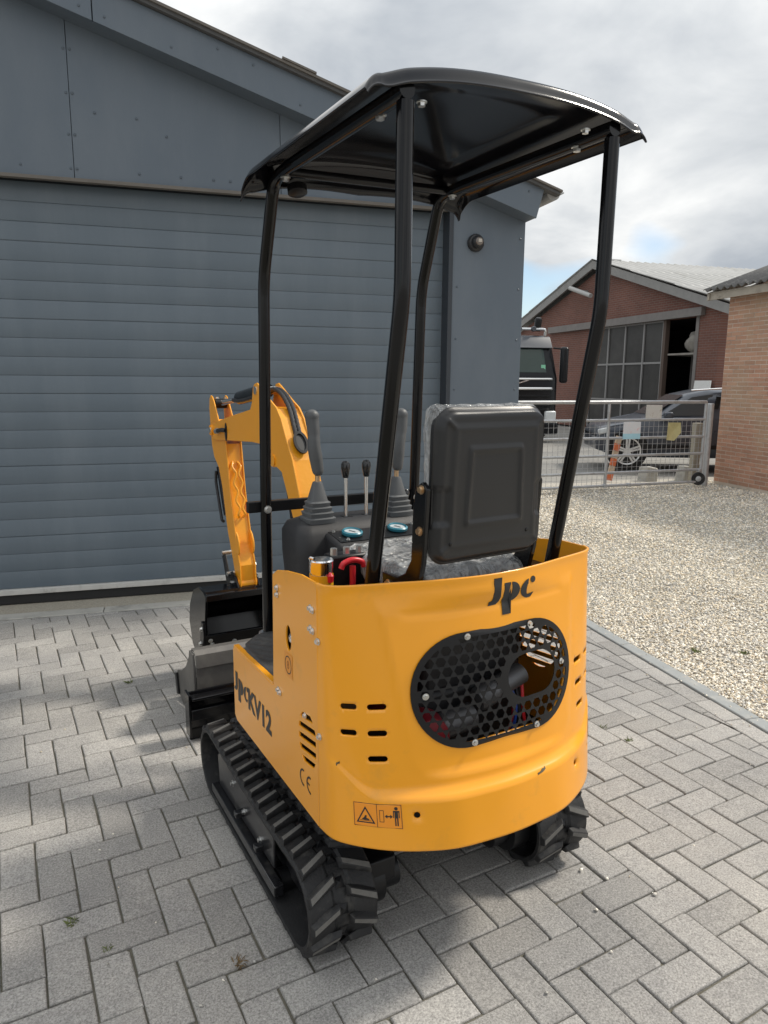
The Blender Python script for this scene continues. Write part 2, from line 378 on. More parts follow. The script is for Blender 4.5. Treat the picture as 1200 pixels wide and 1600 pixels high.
# --- gravel
GRAV = mat('gravel_bed', (.44, .415, .365), .95, var=.6, scale=70, bump=1.0, bscale=95, pos=True, dirt=(.42, .385, .325), dscale=55, dlim=(.42, .62))
def stone_mat():
    m = mat('gravel_stone', (.74, .705, .635), .8, var=.12, scale=150, bump=.2, bscale=500, pos=True, isl=.42)
    nt = m.node_tree; N = nt.nodes.new; L = nt.links.new; b = nt.nodes['Principled BSDF']; c = b.inputs['Base Color'].links[0].from_socket
    ge = N('ShaderNodeNewGeometry'); rp = N('ShaderNodeValToRGB'); L(ge.outputs['Random Per Island'], rp.inputs[0]); rp.color_ramp.interpolation = 'CONSTANT'
    e = rp.color_ramp.elements; e[0].color = (1, 1, 1, 1); e[1].position = .22; e[1].color = (1.0, .93, .8, 1)
    for p, q in ((.4, (.78, .79, .82, 1)), (.52, (1.12, 1.1, 1.06, 1)), (.72, (.92, .82, .68, 1)), (.84, (1, .98, .94, 1)), (.93, (.5, .46, .42, 1))):
        k = e.new(p); k.color = q
    mx = N('ShaderNodeVectorMath'); mx.operation = 'MULTIPLY'; L(c, mx.inputs[0]); L(rp.outputs[0], mx.inputs[1]); L(mx.outputs[0], b.inputs['Base Color'])
    n = N('ShaderNodeTexNoise')
    return m
STONE = stone_mat()
def gz_(x, y):   # gentle relief of the gravel
    return .012*math.sin(x*1.7+.4)*math.sin(y*1.3)+.008*math.sin(x*4.1+y*2.3)-.022
def gravel_yard():
    m = mb(); nx, ny = 70, 90; xs = np.linspace(2.594, 9.2, nx); ys = np.linspace(-2.5, 10.0, ny)
    m.add([(x, y_, gz_(x, y_)*min(1, max(0, (x-2.594)*3))-.006) for y_ in ys for x in xs], [(j*nx+i, j*nx+i+1, (j+1)*nx+i+1, (j+1)*nx+i) for j in range(ny-1) for i in range(nx-1)])
    m.build('gravel_yard', GRAV, kind='structure', smooth=180, fix=False)
gravel_yard()
OCT = np.array([(1, 0, 0), (-1, 0, 0), (0, 1, 0), (0, -1, 0), (0, 0, 1), (0, 0, -1)], float)
OCF = np.array([(0, 2, 4), (2, 1, 4), (1, 3, 4), (3, 0, 4), (2, 0, 5), (1, 2, 5), (3, 1, 5), (0, 3, 5)])
def stones(name, pts, size, m, **kw):
    n = len(pts); V = np.repeat(OCT[None], n, 0)*rng.uniform(.6, 1.25, (n, 6, 1))
    V = V+rng.uniform(-.2, .2, V.shape)
    V *= (size[:, None]*rng.uniform(.65, 1.3, (n, 3)))[:, None, :]
    V[:, :, 2] *= .62
    a = rng.uniform(0, 6.283, n); ca, sa = np.cos(a)[:, None], np.sin(a)[:, None]
    t = rng.uniform(-.7, .7, n); ct, st = np.cos(t)[:, None], np.sin(t)[:, None]
    y_, z_ = V[:, :, 1]*ct-V[:, :, 2]*st, V[:, :, 1]*st+V[:, :, 2]*ct
    x = V[:, :, 0]*ca-y_*sa; y2 = V[:, :, 0]*sa+y_*ca
    P = np.stack([x, y2, z_], -1)+np.asarray(pts)[:, None, :]
    F = (OCF[None]+6*np.arange(n)[:, None, None]).reshape(-1, 3)
    me = bpy.data.meshes.new(name); me.vertices.add(6*n); me.vertices.foreach_set('co', P.reshape(-1)); me.loops.add(24*n); me.loops.foreach_set('vertex_index', F.reshape(-1).astype(np.int32))
    me.polygons.add(8*n); me.polygons.foreach_set('loop_start', (np.arange(8*n)*3).astype(np.int32)); me.update(calc_edges=True)
    return tag(link(name, me, m), **kw)
def gravel():
    pts = []; sz = []
    for _ in range(560000):
        y_ = 1.7+7.9*random.random(); x = 2.597+(9.1-2.6)*random.random()
        d = math.hypot(x, y_)
        if random.random() > min(1, (4.2/d)**1.6): continue
        v_ = in_view(x, y_, 900)
        if not v_ or (not in_view(x, y_, 80) and random.random() < .45): continue
        e = min(1, (x-2.594)*3)
        s = random.uniform(.0055, .0115)*(1+max(0, d-5)*.08)*(1.5 if random.random() < .05 else 1)
        pts.append((x, y_, gz_(x, y_)*e-.004+random.uniform(0, .006))); sz.append(s)
        if len(pts) >= 270000: break
    stones('gravel', pts, np.array(sz), STONE, kind='stuff', label='pale beige gravel chippings covering the yard beside the paving', cat='gravel')
gravel()
# loose bits on the paving
pts = []; sz = []
for _ in range(90):
    x, y_ = random.uniform(.7, 2.5), random.uniform(1.1, 3.6)
    if random.random() < .4: x = random.uniform(-1.2, .3)
    pts.append((x, y_, .002)); sz.append(random.uniform(.003, .0062))
for p in ((1.15, 1.62), (1.2, 1.79), (1.26, 1.73), (1.36, 1.63), (1.10, 1.47), (.92, 2.03), (.45, 1.56)): pts.append((*p, .004)); sz.append(.0085)
for _ in range(110): pts.append((2.60-abs(random.gauss(0, .09)), random.uniform(2.0, 4.8), .006 if random.random() < .5 else .004)); sz.append(random.uniform(.003, .007))
stones('loose_pebbles', pts, np.array(sz), STONE, kind='stuff', label='stray pale pebbles scattered over the paving', cat='pebbles')
# weeds in the joints
WEED = mat('weed_green', (.17, .20, .07), .7, var=.4, scale=30, isl=.4)
DRYW = mat('dry_weed', (.25, .17, .08), .8, var=.3, isl=.3)
def weed(x, y_, s, label, m, n=34):
    b = mb(); r = random.Random(x*91+y_)
    for k in range(n):
        a = r.uniform(0, 6.28); l = s*r.uniform(.5, 1.2); el = r.uniform(.15, 1.1); w = s*.05
        d = V3(math.cos(a)*math.cos(el), math.sin(a)*math.cos(el), math.sin(el)); sd_ = V3(-math.sin(a), math.cos(a), 0)*w
        o = V3(x, y_, -.005)+V3(r.uniform(-1, 1), r.uniform(-1, 1), 0)*s*.4
        b.add([o-sd_, o+sd_, o+d*l*.6+sd_*.8, o+d*l+V3(0, 0, -l*.2), o+d*l*.6-sd_*.8], [(0, 1, 2, 3, 4)])
    b.build('weed', m, label=label, cat='weed', group='weeds in the paving joints', fix=False)
def gpx(px, py):
    d = right*((px-600)/1115)+upv*(-(py-800)/1115)+fwd; t = -1.55/d.z; return d.x*t, d.y*t
for (x, y_), s, l, m in (((-.346, 2.0), .03, 'pale green weed tuft in a paving joint near the bottom left corner', WEED), ((-.232, 1.86), .022, 'dark green weed tuft in a paving joint at the lower left', WEED),
                         ((.108, 1.72), .03, 'brownish weed sprig in the joint left of the track\'s rear end', DRYW), ((1.87, 2.48), .025, 'green weed tuft in the paving right of the machine, nearer the kerb', WEED),
                         ((1.83, 2.62), .025, 'green weed tuft in the paving right of the machine, nearer the body', WEED), ((2.9, 3.3), .034, 'green weed growing in the gravel close to the kerb, left of two', WEED),
                         ((3.16, 3.2), .032, 'green weed growing in the gravel close to the kerb, right of two', WEED), ((2.83, 2.5), .036, 'green weed in the gravel at the right edge beside the kerb', WEED), ((-.27, 3.72), .03, 'flat dark weed in the sunlit paving left of the buckets', WEED)):
    weed(x, y_, s, l, m)
# ================================================================== GARAGE
GPNL = mat('anthracite_panel_paint', (.112, .140, .172), .5, var=.10, scale=1.4, bump=.03, bscale=90, pos=True, dirt=(.146, .172, .200), dscale=2.2, dlim=(.45, .8), stretch=(1, 1, .35))
GDOOR = mat('anthracite_door_steel', (.116, .148, .178), .42, var=.08, scale=2.0, bump=.05, bscale=260, pos=True, dirt=(.152, .184, .212), dscale=3.2, dlim=(.45, .8), stretch=(1, 1, .16))
GDARK = mat('dark_frame', (.035, .042, .052), .5, pos=True)
ALU = mat('dull_aluminium', (.55, .54, .51), .5, metal=.0, var=.15, scale=10, pos=True, dirt=(.35, .34, .32), dscale=8)
TRIM = mat('weathered_trim', (.15, .135, .118), .7, var=.3, scale=8, pos=True)
RUBR = mat('rubber_seal', (.02, .02, .02), .8)
ROOFM = mat('roof_felt', (.10, .10, .10), .9, var=.3, scale=10, bump=.4, bscale=60, pos=True)
gar = empty('garage', (2.65, 5.2, 0), 0, 'dark grey garage with wide sectional door and sloping roof edge', 'garage')
def G(o):     # garage parts are built in world coordinates
    o.location = (-2.65, -5.2, 0); return o
def Gs(o): return o   # sub-parts inherit the offset
APX = -1.62
def zb(x): return 3.73-.3056*(x+.59) if x > APX else 3.73-.3056*(APX+.59)-.3056*(APX-x)
YW = 5.2
# pier panel right of the door and the side wall behind it
G(mb().box((2.357, YW+.05, 1.46), (.586, .10, 2.92)).build('pier_panel', GPNL, gar, bevel=.002))
G(mb().box((2.60, 8.7, 1.46), (.10, 6.9, 2.92)).build('side_wall', GPNL, gar))
G(mb().box((-5.9, 8.6, 1.46), (.10, 6.9, 2.92)).build('side_wall', GPNL, gar))
# gable cladding panels with open joints
xs = [-5.95, -4.43, -3.13, -1.83, -.522, .79, 2.10, 2.648]
for i in range(len(xs)-1):
    a, b = xs[i]+.0016, xs[i+1]-.0016
    poly = [(a, 2.80), (b, 2.80), (b, zb(b)+.16)]+([(APX, zb(APX)+.16)] if a < APX < b else [])+[(a, zb(a)+.16)]
    if i == 6: poly = [(a, 2.925), (b, 2.925), (b, zb(b)+.16), (a, zb(a)+.16)]
    G(mb().prism(poly, lambda p, q, t: (p, t, q), YW+(.0 if i % 2 else .0015), YW+.03).build('gable_panel', GPNL, gar, bevel=.0015))
G(mb().prism([(-5.9, 2.82), (2.6, 2.82), (2.6, zb(2.6)+.1), (APX, zb(APX)+.1), (-5.9, zb(-5.9)+.1)], lambda p, q, t: (p, t, q), YW+.035, YW+.09).build('gable_backing', GDARK, gar))
G(mb().box((-1.93, YW+.004, 2.79), (7.96, .045, .022)).build('lintel_trim', TRIM, gar, bevel=.002))
G(mb().box((-1.93, YW+.14, 2.84), (7.96, .2, .06)).build('lintel_soffit', GDARK, gar))
# screw heads
scr = MB().lathe([(.0085, 0), (.0085, .002), (.005, .0045)], ax=(0, -1, 0), n=8); scr_me = scr.build('screw', mat('painted_screw', (.085, .108, .132), .35), gar).data
first = [o for o in gar.children if o.name.startswith('screw')][0]
sp = []
for x in (-.522,):
    for z in (2.86, 3.06, 3.3, 3.55): sp += [(x-.018, z), (x+.018, z)]
sp += [(-.83, 2.86), (-.13, 2.86), (.13, 2.86), (.34, 2.86), (.45, 2.86), (-.13, 3.19), (.05, 3.1), (.77, 2.9), (.81, 2.9), (-.38, 3.2)]
for z in (.35, .75, 1.12, 1.49, 1.87, 2.25): sp += [(2.10, z), (2.61, z)]
sp += [(2.61, 2.62)]
for i, (x, z) in enumerate(sp):
    o = first if i == 0 else link('screw', scr_me, None, gar)
    o.location = (x-2.65, YW-5.2, z)
# the sectional door: one object per ribbed slat
door = empty('garage_door', (-2.65, -5.2, 0), parent=gar)
DY = 5.32; P_ = .1218
prof = [(0, .006), (.004, 0), (P_-.006, 0), (P_-.003, .005), (P_-.0005, .006)]
def slat(w, dark):
    g = .0028 if dark else .0014
    pr = [(.0008, g+.02), (.0008, g), (.006, 0), (P_-.012, 0), (P_-.0010, g+.0012), (P_-.0008, g+.02)]
    b = mb(); b.prism([(h, d) for h, d in pr], lambda p, q, t: (t, DY+q, p), -5.8, 2.028); return b
sl = {k: slat(0, k).build('door_slat', GDOOR, door, smooth=20) for k in (False, True)}
zs = [.110+P_*k for k in range(22)]
for k, z in enumerate(zs):
    dk = k % 4 == 3; o = sl[dk] if k in (0, 3) else link('door_slat', sl[dk].data, None, door)
    o.location.z = z
mb().box((-1.89, DY+.035, 1.45), (7.8, .03, 2.75)).build('door_core', GDARK, door)
mb().box((-1.89, DY-.004, .089), (7.82, .05, .038)).build('bottom_rail', ALU, door, bevel=.003)
mb().box((-1.89, DY+.004, .034), (7.82, .036, .068)).build('rubber_seal', RUBR, door, bevel=.006)
for x in (.30, -.9): mb().cyl((x, DY-.028, .09), (x, DY-.031, .09), .006, n=8).build('rail_screw', ZNC, door)
G(mb().box((2.045, 5.255, 1.40), (.034, .13, 2.80)).build('door_jamb', GDARK, gar, bevel=.002))
# barge boards (two visible lengths), soffit, roof
YBG = 5.03
def barge(a, b, endcut=False):
    h = .20; m = mb()
    poly = [(a, zb(a)), (b, zb(b)), (b+(.055 if endcut else 0), zb(b)+(.21 if endcut else h+.012)), (a, zb(a)+h+.012)]
    if endcut: poly[2] = (b+.055, zb(b)+.205)
    m.prism(poly, lambda p, q, t: (p, t, q), YBG, YBG+.022); return m
G(barge(-.345, 2.65, True).build('barge_board', GPNL, gar, bevel=.002))
G(barge(APX, -.351).build('barge_board', GPNL, gar, bevel=.002))
G(mb().prism([(-5.95, zb(-5.95)), (APX-.004, zb(APX)), (APX-.004, zb(APX)+.212), (-5.95, zb(-5.95)+.212)], lambda p, q, t: (p, t, q), YBG, YBG+.022).build('barge_board', GPNL, gar, bevel=.002))
for x in (-.28, -.42, .38, .9, .1, 1.4, 1.9, 2.3, 2.58, .6):
    o = link('screw', scr_me, None, gar); o.location = (x-2.65, YBG-5.2, zb(x)+random.choice((.05, .16)))
G(mb().prism([(APX, zb(APX)+.002), (2.648, zb(2.648)+.002), (2.648, zb(2.648)+.014), (APX, zb(APX)+.014)], lambda p, q, t: (p, t, q), YBG+.024, YW-.002).build('soffit', GPNL, gar))
G(mb().prism([(-5.95, zb(-5.95)+.002), (APX, zb(APX)+.002), (APX, zb(APX)+.014), (-5.95, zb(-5.95)+.014)], lambda p, q, t: (p, t, q), YBG+.024, YW-.002).build('soffit', GPNL, gar))
rf = G(mb().prism([(APX, zb(APX)+.216), (2.82, zb(2.82)+.216), (2.82, zb(2.82)+.236), (APX, zb(APX)+.24), (-6.1, zb(-6.1)+.236), (-6.1, zb(-6.1)+.216)], lambda p, q, t: (p, t, q), YBG-.035, 12.3).build('roof', ROOFM, gar))
mb().prism([(APX, zb(APX)+.238), (2.83, zb(2.83)+.238), (2.83, zb(2.83)+.252), (APX, zb(APX)+.256)], lambda p, q, t: (p, t, q), YBG-.05, YBG+.1).build('roof_flashing', TRIM, rf)
mb().prism([(1.0, zb(1.0)+.256), (.78, zb(.78)+.256), (.78, zb(.78)+.268), (1.0, zb(1.0)+.268)], lambda p, q, t: (p, t, q), YBG-.058, YBG+.03).build('loose_batten', TRIM, rf)
# half-round gutter along the right eave
gm = mb(); n = 10; pr = [(2.80+.055*math.cos(a), 2.935+.055*math.sin(a)) for a in np.linspace(math.pi, 2*math.pi, n)]+[(2.80+.048*math.cos(a), 2.935+.048*math.sin(a)) for a in np.linspace(2*math.pi, math.pi, n)]
for k in range(n-1): gm.prism([pr[k], pr[k+1], pr[2*n-2-k], pr[2*n-1-k]], lambda p, q, t: (p, t, q), YBG+.03, 12.2)
gm.prism([(2.852, 2.937), (2.885, 2.945), (2.885, 2.935), (2.852, 2.925)], lambda p, q, t: (p, t, q), YBG+.03, 12.2)
gm.prism([(2.80+.053*math.cos(a), 2.935+.053*math.sin(a)) for a in np.linspace(math.pi, 2*math.pi, n)], lambda p, q, t: (p, t, q), YBG+.032, YBG+.04)
G(gm.build('gutter', mat('grey_gutter', (.36, .36, .35), .55, var=.2, scale=12, pos=True), gar, smooth=30, fix=True))
# round bulkhead lamp on the pier
lamp = empty('wall_lamp', (2.24, YW, 2.57), 0, 'round black wall lamp on the garage pier', 'lamp')
mb().lathe([(.064, 0), (.064, .02), (.057, .03), (.046, .035), (.042, .066), (.034, .076), (0, .078)], ax=(0, -1, 0), n=28).build('housing', mat('black_lamp_plastic', (.02, .02, .022), .4), lamp, smooth=30)
mb().lathe([(.029, .074), (.029, .082), (.022, .088), (0, .090)], ax=(0, -1, 0), n=20).build('lens', mat('smoked_lens', (.16, .13, .11), .15, coat=.5), lamp, smooth=30)
mb().box((0, -.092, .004), (.028, .004, .024)).build('sensor_window', mat('lens_cream', (.5, .46, .4), .3), lamp, bevel=.002)
# ================================================================== BRICK SHED (right edge)
def brick_mat(name, c1, c2, mortar, bw=.21, bh=.0625, sc=1.0, axis='Y', off=0):
    m = bpy.data.materials.new(name); m.use_nodes = True; nt = m.node_tree; N = nt.nodes.new; L = nt.links.new; b = nt.nodes['Principled BSDF']; b.inputs['Roughness'].default_value = .9
    ge = N('ShaderNodeNewGeometry'); sp = N('ShaderNodeSeparateXYZ'); L(ge.outputs['Position'], sp.inputs[0]); cb = N('ShaderNodeCombineXYZ')
    L(sp.outputs[1 if axis == 'Y' else 0], cb.inputs[0]); L(sp.outputs[2], cb.inputs[1])
    t = N('ShaderNodeTexBrick'); t.inputs['Scale'].default_value = sc; t.inputs['Brick Width'].default_value = bw; t.inputs['Row Height'].default_value = bh; t.inputs['Mortar Size'].default_value = .006; t.inputs['Mortar Smooth'].default_value = .2
    t.inputs['Color1'].default_value = (*c1, 1); t.inputs['Color2'].default_value = (*c2, 1); t.inputs['Mortar'].default_value = (*mortar, 1); L(cb.outputs[0], t.inputs[0])
    n = N('ShaderNodeTexNoise'); n.inputs['Scale'].default_value = .9; n.inputs['Detail'].default_value = 6; L(ge.outputs['Position'], n.inputs[0])
    k = N('ShaderNodeMath'); k.operation = 'MULTIPLY_ADD'; L(n.outputs[0], k.inputs[0]); k.inputs[1].default_value = .7; k.inputs[2].default_value = .65
    vm = N('ShaderNodeVectorMath'); vm.operation = 'SCALE'; L(t.outputs[0], vm.inputs[0]); L(k.outputs[0], vm.inputs['Scale']); L(vm.outputs[0], b.inputs['Base Color'])
    bp = N('ShaderNodeBump'); bp.inputs['Strength'].default_value = .6; bp.inputs['Distance'].default_value = .006; bp.invert = True; L(t.outputs['Fac'], bp.inputs['Height']); L(bp.outputs[0], b.inputs['Normal'])
    return m
MORT = mat('shed_mortar', (.62, .53, .44), .95, var=.2, scale=8, pos=True, dirt=(.2, .17, .13), dscale=1.5)
def shed_brick_mat():
    m = mat('shed_brick', (.48, .262, .178), .88, var=.2, scale=30, bump=.3, bscale=160, rnd=.16, pos=True, dirt=(.46, .35, .235), dscale=1.1, dlim=(.45, .8)); return m
BRK = shed_brick_mat()
BRKT = brick_mat('shed_brick_far', (.50, .28, .19), (.42, .24, .16), (.55, .47, .39))
FIB = mat('fibre_cement_roof', (.145, .14, .135), .95, var=.35, scale=14, bump=.5, bscale=50, pos=True, dirt=(.33, .32, .30), dscale=9, dlim=(.55, .75))
FASC = mat('weathered_fascia', (.40, .36, .30), .8, var=.25, scale=7, pos=True, dirt=(.16, .13, .1), dscale=6, dlim=(.5, .75))
SH0 = Vector((8.30, 9.40)); sa = R(1.8)
shed = empty('brick_shed', (SH0.x, SH0.y, 0), -sa, 'small red brick shed with grey corrugated roof at the right edge', 'shed')
# local axes: x away from the wall face (+), y along the wall (far = 0, nearer = negative)
HS = 2.90; BH = .0625; BL = .216
mb().box((.1015, -1.2, HS/2-.02), (.19, 2.4, HS+.02)).build('wall', MORT, shed)
mb().box((.10, -4.72, HS/2), (.2, 4.6, HS)).build('wall', BRKT, shed)
mb().box((2.21, -.105, HS/2), (4.0, .21, HS)).build('end_wall', BRKT, shed)
bks = []
for k in range(3):
    r = random.Random(k+50); b = mb(); j = lambda: r.uniform(-.0012, .0012)
    b.box((0, 0, 0), (.012, BL-.011, BH-.011)); b.v = [(x+j(), y_+j(), z+j()) for x, y_, z in b.v]
    bks.append(b)
bmesh_ = []
nb = 0; far_b = mb()
for row in range(46):
    z = BH*(row+.5)+.01
    off = 0 if row % 2 else BL/2
    for k in range(-1, 11):
        y_ = -(k*BL+off)-BL/2
        y0, y1 = y_-BL/2, y_+BL/2
        y1 = min(y1, 0.0); ln = y1-y0
        if ln < .05: continue
        ws = Vector((math.sin(sa)*y0, math.cos(sa)*y0))+SH0
        v = in_view(ws.x, ws.y, 3000)
        d = Vector((ws.x, ws.y, z))-Vector((0, 0, 1.55)); px = 600+1115*d.dot(right)/d.dot(fwd)
        wf = Vector((math.sin(sa)*y1, math.cos(sa)*y1))+SH0; d2 = Vector((wf.x, wf.y, z))-Vector((0, 0, 1.55)); px2 = 600+1115*d2.dot(right)/d2.dot(fwd)
        if y0 < -2.4: continue
        if px2 > 1204 or nb >= 298:
            far_b.box((.0095+random.uniform(-.0012, .0012), (y0+y1)/2, z), (.012, ln-.011, BH-.011)); continue
        if abs(ln-BL) < .002:
            idx = random.randrange(3)
            if len(bmesh_) <= idx:
                while len(bmesh_) <= idx:
                    o = bks[len(bmesh_)].build('brick', BRK, shed); bmesh_.append(o.data); COL.objects.unlink(o); bpy.data.objects.remove(o)
            o = link('brick', bmesh_[idx], None, shed)
        else: o = mb().box((0, 0, 0), (.012, ln-.011, BH-.011)).build('brick', BRK, shed)
        o.location = (.0095+random.uniform(-.0012, .0012), (y0+y1)/2, z); nb += 1
far_b.build('bricks_beyond', BRK, shed, kind='stuff')
# end of the wall beyond the individually laid bricks is the far wall above; fascia + roof
mb().box((-.16, -2.6, HS-.02), (.03, 5.8, .12)).build('fascia_board', FASC, shed, bevel=.003)
mb().box((-.08, -2.6, HS+.02), (.2, 5.7, .015)).build('soffit', FASC, shed)
def corr(name, m, parent, ox, oz, L_, y0, y1, slope, pitch=.146, amp=.024, seg=6):
    b = mb(); n = int((y1-y0)/pitch*seg); P = []
    for i in range(n+1):
        y_ = y0+(y1-y0)*i/n; h = amp*math.cos(2*math.pi*(y_-y0)/pitch)
        for t in (0, .5, 1): P.append((ox+t*L_, y_, oz+t*L_*slope+h))
    F = []
    for i in range(n):
        for k in range(2): F.append((i*3+k, i*3+k+1, (i+1)*3+k+1, (i+1)*3+k))
    b.add(P, F); o = b.build(name, m, parent, smooth=60, solid=.008, fix=False); return o
corr('corrugated_roof', FIB, shed, -.24, HS+.07, 2.6, -5.4, .32, .36)
mb().prism([(-.2, HS+.03), (2.3, HS+.03+.9), (2.3, HS-.1+.9), (-.2, HS-.07)], lambda p, q, t: (p, t, q), .22, .26).build('verge_board', FASC, shed)
mb().prism([(0, HS), (2.3, HS), (2.3, HS+.85)], lambda p, q, t: (p, t, q), -.21, -.002).build('gable_wall', BRKT, shed)
mb().box((-.035, -1.07, 1.42), (.07, .07, .09)).build('junction_box', BLKM, shed, bevel=.004)
# ================================================================== BARN
BB = brick_mat('barn_brick', (.20, .085, .062), (.165, .072, .055), (.22, .18, .155), bw=.22, bh=.068)
CORR = mat('pale_corrugated_roof', (.40, .40, .39), .75, var=.25, scale=2, pos=True, dirt=(.28, .275, .26), dscale=1.2)
GRYT = mat('grey_timber', (.27, .265, .255), .8, var=.25, scale=5, pos=True)
STEEL = mat('weathered_steel', (.19, .175, .165), .6, var=.3, scale=4, pos=True)
DGLS = mat('dusty_dark_glass', (.028, .027, .026), .35, var=.5, scale=1.1, pos=True, spec=.25, dirt=(.07, .068, .064), dscale=.8, dlim=(.4, .75), rnd=.25)
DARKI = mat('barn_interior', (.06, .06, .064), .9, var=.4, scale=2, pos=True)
barn = empty('brick_barn', (14, 16.1, 0), 0, 'red brick barn with pale corrugated roof and open dark doorway', 'barn')
def Bn(o): o.location = (-14, -16.1, 0); return o
XBn = 14.0; YE0, YE1, YPK = 15.9, 28.1, 22.0; ZE, ZP = 3.38, 5.28
def zr(y_): return ZE+(ZP-ZE)*(1-abs(y_-YPK)/(YE1-YPK))
LZ = 3.36; O1, O2 = 16.9, 22.3
fy = lambda p, q, t: (t, p, q)
Bn(mb().prism([(YE0+.2, 0), (O1, 0), (O1, LZ), (YE0+.2, LZ)], fy, XBn, XBn+.25).build('wall', BB, barn))
Bn(mb().prism([(O2, 0), (YE1-.2, 0), (YE1-.2, LZ), (O2, LZ)], fy, XBn, XBn+.25).build('wall', BB, barn))
Bn(mb().prism([(YE0+.2, LZ), (YE1-.2, LZ), (YE1-.2, zr(YE1-.2)), (YPK, ZP-.03), (YE0+.2, zr(YE0+.2))], fy, XBn, XBn+.25).build('gable_wall', BB, barn))
Bn(mb().box((XBn-.08, (O1+25.0)/2-.1, LZ+.11), (.14, 25.0-O1+.2, .22)).build('lintel_beam', STEEL, barn))
for sgn in (-1, 1):
    ye = YE0-.35 if sgn < 0 else YE1+.35; ze = ZE-(ZP-ZE)*.35/6.1
    Bn(mb().prism([(ye, ze+.02), (YPK, ZP+.02), (YPK, ZP+.28), (ye, ze+.26)], fy, XBn-.26, XBn-.20).build('barge_board', GRYT, barn))
    b = mb(); n = 400; P = []; L_ = 20
    for i in range(n+1):
        x = XBn-.3+L_*i/n; h = .03*math.cos(2*math.pi*(x-XBn)/.3)
        for t in (0, .33, .334, .66, .664, 1): P.append((x, ye+(YPK-ye)*t, ze+.30+(ZP-ze)*t+h+(.02 if t in (0, .334, .664) else 0)))
    F = [(i*6+k, (i+1)*6+k, (i+1)*6+k+1, i*6+k+1) for i in range(n) for k in range(5)]
    Bn(b.add(P, F).build('corrugated_roof', CORR, barn, smooth=60, solid=.01))
Bn(mb().box((XBn+.9, YPK+.75, ZP+.16), (.6, .5, .62)).build('roof_vent', mat('pale_block', (.5, .5, .49), .8, pos=True), barn, bevel=.02))
Bn(mb().box((XBn+10, YE1-.4, ZE/2), (20, .25, ZE)).build('side_wall', BB, barn)); Bn(mb().box((XBn+10, YE0+.32, ZE/2), (19.4, .25, ZE)).build('side_wall', BB, barn))
# dark interior
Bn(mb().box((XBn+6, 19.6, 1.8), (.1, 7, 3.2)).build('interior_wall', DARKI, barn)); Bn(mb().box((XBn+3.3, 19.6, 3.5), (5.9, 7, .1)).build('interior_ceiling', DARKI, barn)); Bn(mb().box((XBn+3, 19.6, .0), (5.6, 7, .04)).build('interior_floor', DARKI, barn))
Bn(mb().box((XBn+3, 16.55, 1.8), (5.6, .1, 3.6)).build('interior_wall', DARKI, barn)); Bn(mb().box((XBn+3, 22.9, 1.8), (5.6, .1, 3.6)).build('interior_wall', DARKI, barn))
Bn(mb().box((XBn+.08, O1+.06, LZ/2), (.2, .12, LZ)).build('door_post', STEEL, barn)); Bn(mb().box((XBn+.08, 18.38, LZ/2), (.14, .12, LZ)).build('door_post', mat('brown_steel', (.10, .07, .055), .7, pos=True), barn))
# glazed sliding door: frame bars and panes
cols = [22.25, 21.24, 20.32, 19.37, 18.46]; rows = [.05, 1.0, 2.14, 3.34]
gd = empty('glazed_door', (-14, -16.1, 0), parent=barn)
for k in range(4):
    for j in range(3):
        y0, y1 = cols[k+1]+.035, cols[k]-.035; z0, z1 = rows[j]+.035, rows[j+1]-.035
        mb().box((XBn+.07, (y0+y1)/2, (z0+z1)/2), (.01, y1-y0, z1-z0)).build('pane', DGLS, gd)
for c in cols: mb().box((XBn+.06, c, 1.7), (.06, .06, 3.3)).build('mullion', mat('grey_glazing_bar', (.27, .265, .26), .6, pos=True) if c == cols[0] else bpy.data.materials['grey_glazing_bar'], gd)
for z in rows: mb().box((XBn+.06, (cols[0]+cols[-1])/2, z), (.05, cols[0]-cols[-1]-.07, .06)).build('glazing_rail', bpy.data.materials['grey_glazing_bar'], gd)
# shelf with bundle, ladder and sheet around the doorway
JUTE = mat('dusty_sacking', (.30, .28, .25), .95, var=.4, scale=4, bump=.6, bscale=12)
o = empty('storage_shelf', (XBn+.55, 17.5, 0), 0, 'plank shelf with ragged edge inside the dark barn doorway', 'shelf')
mb().box((0, .1, 2.36), (.9, 1.3, .05), (0, .02, .05)).build('plank', JUTE, o); mb().box((.3, -.4, 1.18), (.06, .06, 2.33)).build('post', STEEL, o); mb().box((.3, .6, 1.18), (.06, .06, 2.33)).build('post', STEEL, o)
b = mb(); n = 14
bm = bmesh.new(); bmesh.ops.create_icosphere(bm, subdivisions=3, radius=1)
for v in bm.verts:
    p = v.co; k = 1+.16*math.sin(p.x*7+p.z*5)+.1*math.sin(p.y*9+2*p.z); v.co = Vector((p.x*.35*k, p.y*.42*k, max(p.z, -.7)*.36*k))
me = bpy.data.meshes.new('bundle'); bm.to_mesh(me); bm.free()
o = link('bundle', me, JUTE); o.location = (XBn+.42, 17.25, 2.66); tag(o, 'pale sacking bundle lying on the shelf in the barn doorway', 'bundle')
for p in me.polygons: p.use_smooth = True
ld = empty('ladder', (XBn+.35, 17.06, 0), 0, 'wooden ladder leaning inside the right side of the barn doorway', 'ladder')
for s_ in (-.0, .32): mb().cyl((s_*.6, s_*.4, 0), (s_*.6+.3, s_*.4-.05, 3.2), .025, n=6).build('rail', GRYT, ld)
for k in range(10): mb().cyl((.03+k*.03, -.005*k, .25+k*.3), (.22+k*.03, .13-.005*k, .25+k*.3), .015, n=6).build('rung', GRYT, ld)
tag(mb().box((0, 0, 0), (.03, .62, 1.0), (0, .08, 0)).build('leaning_sheet', WHT, None), 'pale grey sheet leaning against the barn wall right of the doorway', 'sheet').location = (13.85, 16.45, 1.12)
